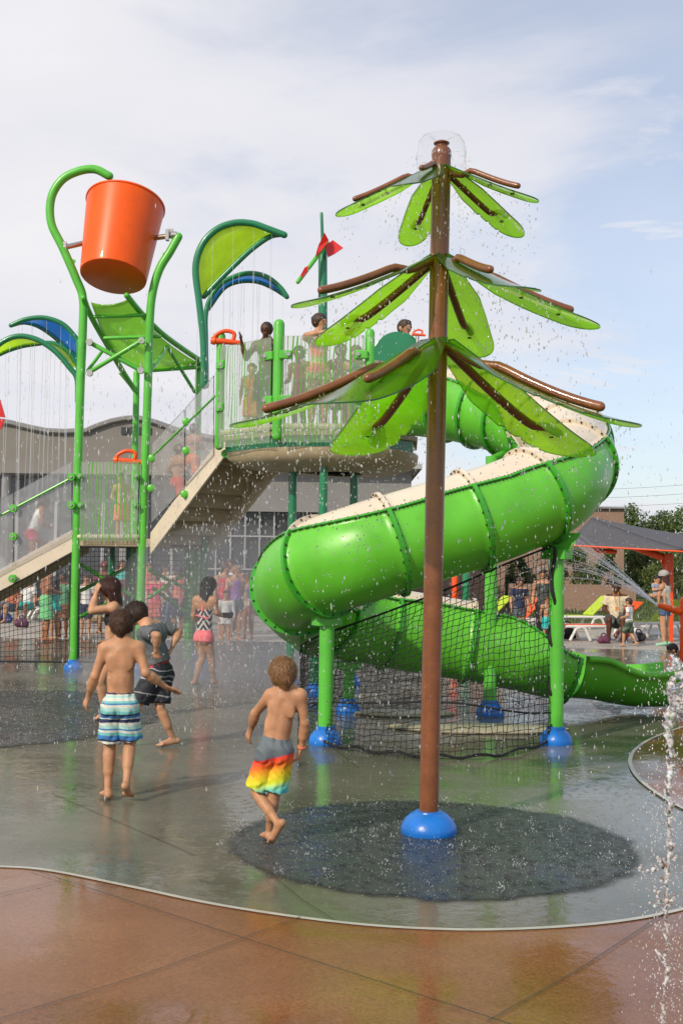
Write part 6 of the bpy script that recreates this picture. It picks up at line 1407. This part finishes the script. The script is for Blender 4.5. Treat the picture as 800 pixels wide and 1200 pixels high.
def tri_patch(a, b, c_):
    base_i = len(vs)
    for i in range(nn_ + 1):
        for j in range(nn_ + 1 - i):
            u, v = i / nn_, j / nn_; w_ = 1 - u - v; p = a * w_ + b * u + c_ * v; sag_ = 4 * (w_ * u + u * v + v * w_) * .04; vs.append(p - V((0, 0, sag_)))
    idx_ = {}; k = base_i
    for i in range(nn_ + 1):
        for j in range(nn_ + 1 - i): idx_[i, j] = k; k += 1
    for i in range(nn_):
        for j in range(nn_ - i):
            fs.append((idx_[i, j], idx_[i + 1, j], idx_[i, j + 1]))
            if i + j < nn_ - 1: fs.append((idx_[i + 1, j], idx_[i + 1, j + 1], idx_[i, j + 1]))
for k in range(4): tri_patch(ap, cr[k], cr[(k + 1) % 4])
o = make_mesh('canopy', vs, fs, GF, sh); s_ = o.modifiers.new('t', 'SOLIDIFY'); s_.thickness = .03
MB().box(W(777, 690, 26) - V((0, 0, 0)) , (.001, .001, .001)) if False else None
pb = V((W(782, 700, 26).x, 26, 0)); zt_ = W(782, 649, 26).z
MB().box(V((pb.x, 26, zt_ / 2)), (.20, .20, zt_)).build('post', M['orange2'], sh, smooth=False, bevel=.01)
MB().tube([V((pb.x, 26, zt_ - .12)), W(733, 637, 26)], .085, 10).build('beam', M['orange2'], sh); MB().tube([V((pb.x, 26, zt_ - .35)), V((pb.x - .25, 26, zt_ + .02))], .05, 8).build('beam', M['orange2'], sh)
for k in range(4): MB().tube([cr[k] - V((0, 0, .05)), cr[(k + 1) % 4] - V((0, 0, .05))], .018, 8).build('frame_bar', M['orange2'], sh)
for k in range(4): MB().tube([ap - V((0, 0, .08)), cr[k] - V((0, 0, .07))], .03, 8).build('rafter', M['orange2'], sh)
MB().tube([W(692, 636, 26), W(700, 645, 26), W(722, 647, 26)], .05, 8).build('beam', M['orange2'], sh)
# orange water cannon post at right edge
wc = empty('water_cannon', V((W(801, 760, 15.5).x, 15.5, 0)), 'orange post mounted water cannon at the right edge spraying to the left', 'water cannon')
MB().tube([V((W(802, 760, 15.5).x, 15.5, 0)), W(802, 705, 15.5)], .065, 16, rnd=True).build('post', M['orange2'], wc); MB().tube([W(797, 717, 15.5), W(780, 712, 15.5), W(771, 709, 15.5)], [.055, .045, .03], 12).build('barrel', M['orange'], wc)
b = W(545, 715, 27); o = MB().tube([V((b.x - .25, 27, 0)), V((b.x - .25, 27, 1.75))], .08, 12, rnd=True).build('post', M['orange2'], None, loc=(b.x - .25, 27, 0)); tag(o, 'short orange post just right of the brown tree trunk beyond the slide', 'post')
o = MB().tube([V((b.x, 26.9, .1)), V((b.x, 26.9, 1.7))], .09, 12, rnd=True).build('post', M['dkgreen'], None, loc=(b.x, 26.9, 0)); tag(o, 'dark green post in a blue foot beside the short orange post', 'post'); post_foot(None, V((b.x, 26.9, 0)), .12, o)
# ------------------------------------------------------------------ water
def drops(name, P, r, st, m, label, loc):
    """many small drops: r radii, st vertical stretch; one countless spray"""
    n = len(P); base = np.array([(0, 0, -1), (1, 0, 0), (0, 1, 0), (-1, 0, 0), (0, -1, 0), (0, 0, 1)], float)
    if n < 1500:
        t = (1 + 5 ** .5) / 2; ic = np.array([(-1, t, 0), (1, t, 0), (-1, -t, 0), (1, -t, 0), (0, -1, t), (0, 1, t), (0, -1, -t), (0, 1, -t), (t, 0, -1), (t, 0, 1), (-t, 0, -1), (-t, 0, 1)]); base = ic / np.linalg.norm(ic[0])
        F_ = [(0, 11, 5), (0, 5, 1), (0, 1, 7), (0, 7, 10), (0, 10, 11), (1, 5, 9), (5, 11, 4), (11, 10, 2), (10, 7, 6), (7, 1, 8), (3, 9, 4), (3, 4, 2), (3, 2, 6), (3, 6, 8), (3, 8, 9), (4, 9, 5), (2, 4, 11), (6, 2, 10), (8, 6, 7), (9, 8, 1)]
    else: F_ = [(0, 2, 1), (0, 3, 2), (0, 4, 3), (0, 1, 4), (5, 1, 2), (5, 2, 3), (5, 3, 4), (5, 4, 1)]
    k = len(base); sc_ = np.stack([r, r, r * st], 1)
    vs = (P[:, None, :] + base[None] * sc_[:, None, :]).reshape(-1, 3) - np.array(loc)
    fs = (np.array(F_)[None] + (np.arange(n) * k)[:, None, None]).reshape(-1, 3)
    me = bpy.data.meshes.new(name); me.vertices.add(len(vs)); me.vertices.foreach_set('co', vs.astype(np.float32).ravel()); me.loops.add(fs.size); me.loops.foreach_set('vertex_index', fs.astype(np.int32).ravel())
    me.polygons.add(len(fs)); me.polygons.foreach_set('loop_start', np.arange(0, fs.size, 3, dtype=np.int32)); me.polygons.foreach_set('loop_total', np.full(len(fs), 3, dtype=np.int32)); me.polygons.foreach_set('use_smooth', np.ones(len(fs), bool)); me.update(calc_edges=True)
    me.materials.append(m); o = bpy.data.objects.new(name, me); col.objects.link(o); o.location = loc; tag(o, label, 'water drops', kind='stuff'); return o
R_ = np.random.default_rng(77)
# falling from the leaves
PP = []
for k, (mids, sd, W0) in enumerate(leaf_info):
    tier = k // 5; nd = [70, 110, 170][tier]
    t = R_.uniform(1.5, 5, nd); i = np.minimum(t.astype(int), 4); f = t - i; M_ = np.array(mids)
    p = M_[i] * (1 - f[:, None]) + M_[i + 1] * f[:, None]
    p += np.array(sd) * ((R_.random(nd) - .5) * W0 * 1.1)[:, None]
    fall = R_.random(nd) ** 1.6 * (p[:, 2]) * .97; p[:, 2] -= fall; p[:, :2] += R_.normal(size=(nd, 2)) * (.02 + .05 * fall[:, None]); PP.append(p)
P = np.concatenate(PP); P = P[P[:, 2] > .02]
drops('water_drops', P, R_.uniform(.0022, .0052, len(P)), R_.uniform(1, 2.4, len(P)), M['clear'], 'clear water drops falling from the leaves of the brown tree', (TB.x, TB.y, 0))
# drips at the leaf edges
PP = []
for k, (mids, sd, W0) in enumerate(leaf_info):
    n = [40, 70, 120][k // 5]
    t = R_.uniform(1.2, 5, n); i = np.minimum(t.astype(int), 4); f = t - i; M_ = np.array(mids); p = M_[i] * (1 - f[:, None]) + M_[i + 1] * f[:, None]
    p += np.array(sd) * (np.sign(R_.random(n) - .5) * W0 * .46)[:, None]; p[:, 2] -= R_.random(n) ** 2 * .35 + .03; PP.append(p)
P = np.concatenate(PP)
drops('water_drops', P, R_.uniform(.002, .005, len(P)), R_.uniform(1.5, 4, len(P)), M['foam'], 'white drips running off the edges of the green tree leaves', (TB.x, TB.y, 0))
# broad spray in the air between camera and slide
n = 3600; P = np.stack([R_.uniform(-2.2, 3.8, n), R_.uniform(7.6, 13.5, n), R_.uniform(.05, 4.2, n)], 1)
P = P[(P[:, 2] < 1.2 + .8 * R_.random(len(P)) * 4)]
drops('water_drops', P, R_.uniform(.002, .0062, len(P)), R_.uniform(1, 6, len(P)), M['foam'], 'fine white spray drops falling in front of the green slide', (0, 10, 0))
n = 5200; P = np.stack([R_.uniform(-5.2, 1.0, n), R_.uniform(13.2, 17.0, n), R_.uniform(.05, 4.4, n)], 1)
cdens = np.exp(-((P[:, 0] + 1.2) / 1.3) ** 2) + .25; P = P[R_.random(n) < cdens]
drops('water_drops', P, R_.uniform(.003, .0080, len(P)), R_.uniform(1, 7, len(P)), M['foam'], 'white spray drops falling around the stair tower and platform', (0, 15, 0))
# splashes on the dark circle
n = 3800; a = R_.uniform(0, 2 * np.pi, n); q = np.sqrt(R_.random(n)) * 1.2; P = np.stack([TC.x + q * np.cos(a), TC.y + q * np.sin(a), R_.random(n) ** 3.5 * .09 + .007], 1)
drops('water_drops', P, R_.uniform(.0007, .0021, n), R_.uniform(.8, 2, n), M['foam'], 'tiny splashes bouncing on the dark circle under the tree', (TC.x, TC.y, 0))
# little crowns
PP = []
for k in range(70):
    a = R_.uniform(0, 6.28); q = math.sqrt(R_.random()) * 1.25; cx_, cy_ = TC.x + q * math.cos(a), TC.y + q * math.sin(a); hgt_ = R_.uniform(.02, .075); m_ = int(R_.integers(6, 16))
    aa = R_.uniform(0, 6.28, m_); rr_ = R_.uniform(.004, .035, m_); PP.append(np.stack([cx_ + rr_ * np.cos(aa), cy_ + rr_ * np.sin(aa), .01 + hgt_ * R_.random(m_)], 1))
P = np.concatenate(PP); drops('water_drops', P, R_.uniform(.0010, .0028, len(P)), R_.uniform(1, 3, len(P)), M['foam'], 'small splash crowns on the wet floor round the tree foot', (TC.x, TC.y, 0))
c0 = G(-10, 838); n = 3800; a = R_.uniform(0, 2 * np.pi, n); q = np.sqrt(R_.random(n)) * 1.5; P = np.stack([c0.x + .4 + 1.4 * q * np.cos(a), c0.y + 1.6 * q * np.sin(a), R_.random(n) ** 2.6 * .22 + .007], 1)
drops('water_drops', P, R_.uniform(.0012, .004, n), R_.uniform(.8, 2, n), M['foam'], 'white splashing water on the dark patch at the left', (c0.x, c0.y, 0))
n = 5500; P = np.stack([R_.normal(-1.55, .85, n), R_.uniform(13.2, 17.5, n), R_.random(n) ** 2.2 * .5 + .01], 1)
drops('water_drops', P, R_.uniform(.0015, .0045, n), R_.uniform(.8, 2.5, n), M['foam'], 'splashing spray on the floor below the platform left of the slide', (-1.6, 15, 0))
# ground jet at right: a broken column of water and its plume
def blob_water(name, fld, cell, k, m, label, loc, nz=None):
    Vv, Q = fld.mesh(cell, k, noise=nz); o = np_mesh(name, Vv, Q, m, loc=loc); tag(o, label, 'water jet', kind='stuff'); return o
def jet_mat():
    m = bpy.data.materials.new('jet_water'); m.use_nodes = True; N, L = nt(m); b = N['Principled BSDF']; b.inputs['Base Color'].default_value = (.96, .97, .98, 1)
    b.inputs['IOR'].default_value = 1.33; b.inputs['Roughness'].default_value = .04; tc = N.new('ShaderNodeTexCoord'); n = N.new('ShaderNodeTexNoise'); n.inputs['Scale'].default_value = 70; n.inputs['Detail'].default_value = 3; L.new(tc.outputs['Object'], n.inputs[0])
    r = N.new('ShaderNodeMapRange'); r.inputs[1].default_value = .42; r.inputs[2].default_value = .62; r.inputs[3].default_value = .97; r.inputs[4].default_value = .45; L.new(n.outputs['Fac'], r.inputs[0]); L.new(r.outputs[0], b.inputs['Transmission Weight']); return m
M['jetw'] = jet_mat()
F_ = Field(); YJ = 3.95
zmax = W(783, 1250, YJ).z; rj = np.random.default_rng(9)
def jet(px0, px1, y0, y1, Y, nb, rad0, rad1, jit):
    for k in range(nb):
        t = (k + rj.uniform(-.3, .3)) / nb; t = min(max(t, 0), 1); p = W(lerp(px0, px1, t) + rj.normal() * jit * 3, lerp(y0, y1, t), Y); rr = lerp(rad0, rad1, t) * rj.uniform(.45, 1.3)
        q = p + V((rj.normal() * rr, rj.normal() * rr, rj.uniform(1.2, 3.2) * rr)); F_.cone(p, q, rr, rr * rj.uniform(.4, 1), k=.006)
YJ = 3.95
jet(777, 786, 1215, 860, YJ, 64, .006, .011, .45); jet(786, 790, 860, 800, YJ, 12, .011, .017, 1.0)
for k in range(34): p = W(772 + rj.normal() * 11, 1030 + rj.normal() * 22, YJ + rj.normal() * .03); F_.ell(p, np.eye(3), (rj.uniform(.003, .010),) * 3, k=.002)
for k in range(150):
    t = rj.random(); p = W(802 - 30 * t ** .7 * rj.random() + 14 * rj.random(), 850 - 84 * t * rj.uniform(.4, 1), YJ + rj.normal() * .04); r1 = rj.uniform(.003, .011); q = p + V((rj.normal() * .012, rj.normal() * .01, rj.uniform(-.01, .03))); F_.cone(p, q, r1, r1 * .5, k=.012)
blob_water('water_jet', F_, .0032, .006, M['jetw'], 'upright ground jet breaking into glassy blobs with a plume at the right edge', (W(784, 900, YJ).x, YJ, 0))
n = 1300; t = R_.random(n); P = np.array([W(784 + R_.normal() * 20, 760 + 440 * tt, YJ + R_.normal() * .10) for tt in t]); drops('water_drops', P[:1300], R_.uniform(.0008, .0028, n), R_.uniform(1, 2.5, n), M['foam'], 'loose drops flying round the ground jet at the right edge', (1.4, 5, 0))
# thin streams from arches
for i, ((A2, L2), lab) in enumerate(zip(ARCHX, ('thin curtain of falling water threads under the lime arch beside the platform', 'thin water threads falling from the blue panelled arch by the platform', 'thin water threads falling from the lime arch at the left edge', 'thin water threads falling from the blue arch at the left edge'))):
    mb = MB()
    for k in range(9 if i < 2 else 11):
        p = on(L2 if k % 2 else A2, .12 + .86 * k / 11 if i > 1 else .2 + .78 * k / 9); z0 = 3.3 if i < 2 else 2.6; dx = .05 * math.sin(k * 2.1)
        mb.tube([p, V((p.x + dx * .3, p.y, lerp(p.z, z0, .5))), V((p.x + dx, p.y, z0 * (.9 + .1 * math.sin(k))))], [.0045, .006, .004], 5)
    o = mb.build('water_threads', M['water'], None, loc=A2[0]); tag(o, lab, 'water', kind='stuff')
# cannon spray at right
mb = MB(); PP = []
c0 = W(769, 709, 15.5)
for k in range(15):
    e = W(600 + 30 * rj.random(), 585 + 7.0 * k + rj.normal() * 3, 15.2 + rj.normal() * .4); e = e; pts = []
    for j in range(15):
        t = j / 14; p = c0.lerp(e, t); p.z += .22 * 4 * t * (1 - t) * (.4 + k / 22); pts.append(p)
        for _ in range(3): PP.append(p + V((rj.normal() * .03, rj.normal() * .03, rj.normal() * .03)) * (.3 + t))
    mb.tube(pts, [lerp(.010, .0025, j / 14) for j in range(15)], 5)
o = mb.build('water_spray', M['water'], None, loc=c0); tag(o, 'fan of water streams shot leftward by the orange cannon', 'water', kind='stuff')
P = np.array(PP); drops('water_drops', P, R_.uniform(.003, .007, len(P)), R_.uniform(1, 2, len(P)), M['foam'], 'drops breaking away from the orange cannon spray', (c0.x, c0.y, 0))
# stream into the bucket, film dome on the tree nozzle
o = MB().tube([W(128, 206, YT), W(133, 212, YT), W(136, 225, YT)], [.02, .014, .01], 8).build('water_stream', M['water'], None, loc=W(128, 206, YT)); tag(o, 'short stream pouring from the curved green spout into the bucket', 'water')
mb = MB(); dm = []; nd = 40
ct_ = ttop + V((0, 0, .10))
prof = [(.03, .0), (.05, .035), (.085, .048), (.115, .035), (.137, 0.0), (.148, -.05), (.152, -.10), (.154, -.16)]
vs = []; fs = []
for i, (r_, z) in enumerate(prof):
    for k in range(nd): a = 2 * math.pi * k / nd; w_ = 1 + .03 * math.sin(5 * a + i) + .004 * rj.normal() * i; vs.append(ct_ + V((r_ * w_ * math.cos(a), r_ * w_ * math.sin(a), z)))
for i in range(len(prof) - 1):
    for k in range(nd): fs.append((i * nd + k, i * nd + (k + 1) % nd, (i + 1) * nd + (k + 1) % nd, (i + 1) * nd + k))
o = make_mesh('water_dome', vs, fs, M['thinwater'], None, loc=ct_); tag(o, 'transparent bell of water spilling over the top nozzle of the tree', 'water')
n = 500; a = R_.uniform(0, 6.28, n); P = np.stack([ct_.x + .155 * np.cos(a), ct_.y + .155 * np.sin(a), ct_.z - .1 - R_.random(n) ** 2 * .9], 1); P[:, :2] += R_.normal(size=(n, 2)) * .02
drops('water_drops', P, R_.uniform(.0015, .0035, n), R_.uniform(1, 3, n), M['foam'], 'drops shed from the water bell at the top of the tree', (ct_.x, ct_.y, 0))
# water running off the slide exit onto the ground
F_ = Field()
for k in range(60):
    t = rj.random(); c1 = G(700 + 60 * t, 822 + rj.normal() * 4); c1.z = .0; F_.ell(np.array(c1), np.eye(3), (rj.uniform(.05, .12), rj.uniform(.04, .1), rj.uniform(.015, .035)), k=.02)
blob_water('water_puddle', F_, .014, .02, M['foam'], 'churned water spilling under the lower end of the green slide', (G(730, 822).x, G(730, 822).y, 0))
# mist over the floor under the platform
def mist(c, r3, dens, label):
    mb = MB(); n = 20
    mb.lathe(V((0, 0, 0)), [(max(.001, math.sin(math.pi * k / 10)), -math.cos(math.pi * k / 10)) for k in range(11)], 20)
    mb.v = [V((c[0] + v.x * r3[0], c[1] + v.y * r3[1], c[2] + v.z * r3[2])) for v in mb.v]
    m = bpy.data.materials.new('mist'); m.use_nodes = True; N, L = nt(m); N.remove(N['Principled BSDF']); pv = N.new('ShaderNodeVolumePrincipled'); pv.inputs['Color'].default_value = (.95, .96, 1, 1); pv.inputs['Density'].default_value = dens; pv.inputs['Anisotropy'].default_value = .2
    L.new(pv.outputs[0], N['Material Output'].inputs['Volume']); o = mb.build('spray_mist', m, None, loc=c, auto=False); tag(o, label, 'mist', kind='stuff'); return o
mist((-1.5, 15.9, 1.0), (1.7, 1.9, 1.2), .17, 'pale spray mist hanging under the platform left of the slide')
mist((-1.7, 15.6, .22), (1.9, 2.6, .34), .26, 'white mist lying low over the wet floor before the girl in pink')
mist((-4.6, 20.5, 2.0), (3.0, 1.0, 1.6), .05, 'faint spray mist drifting behind the left stair')
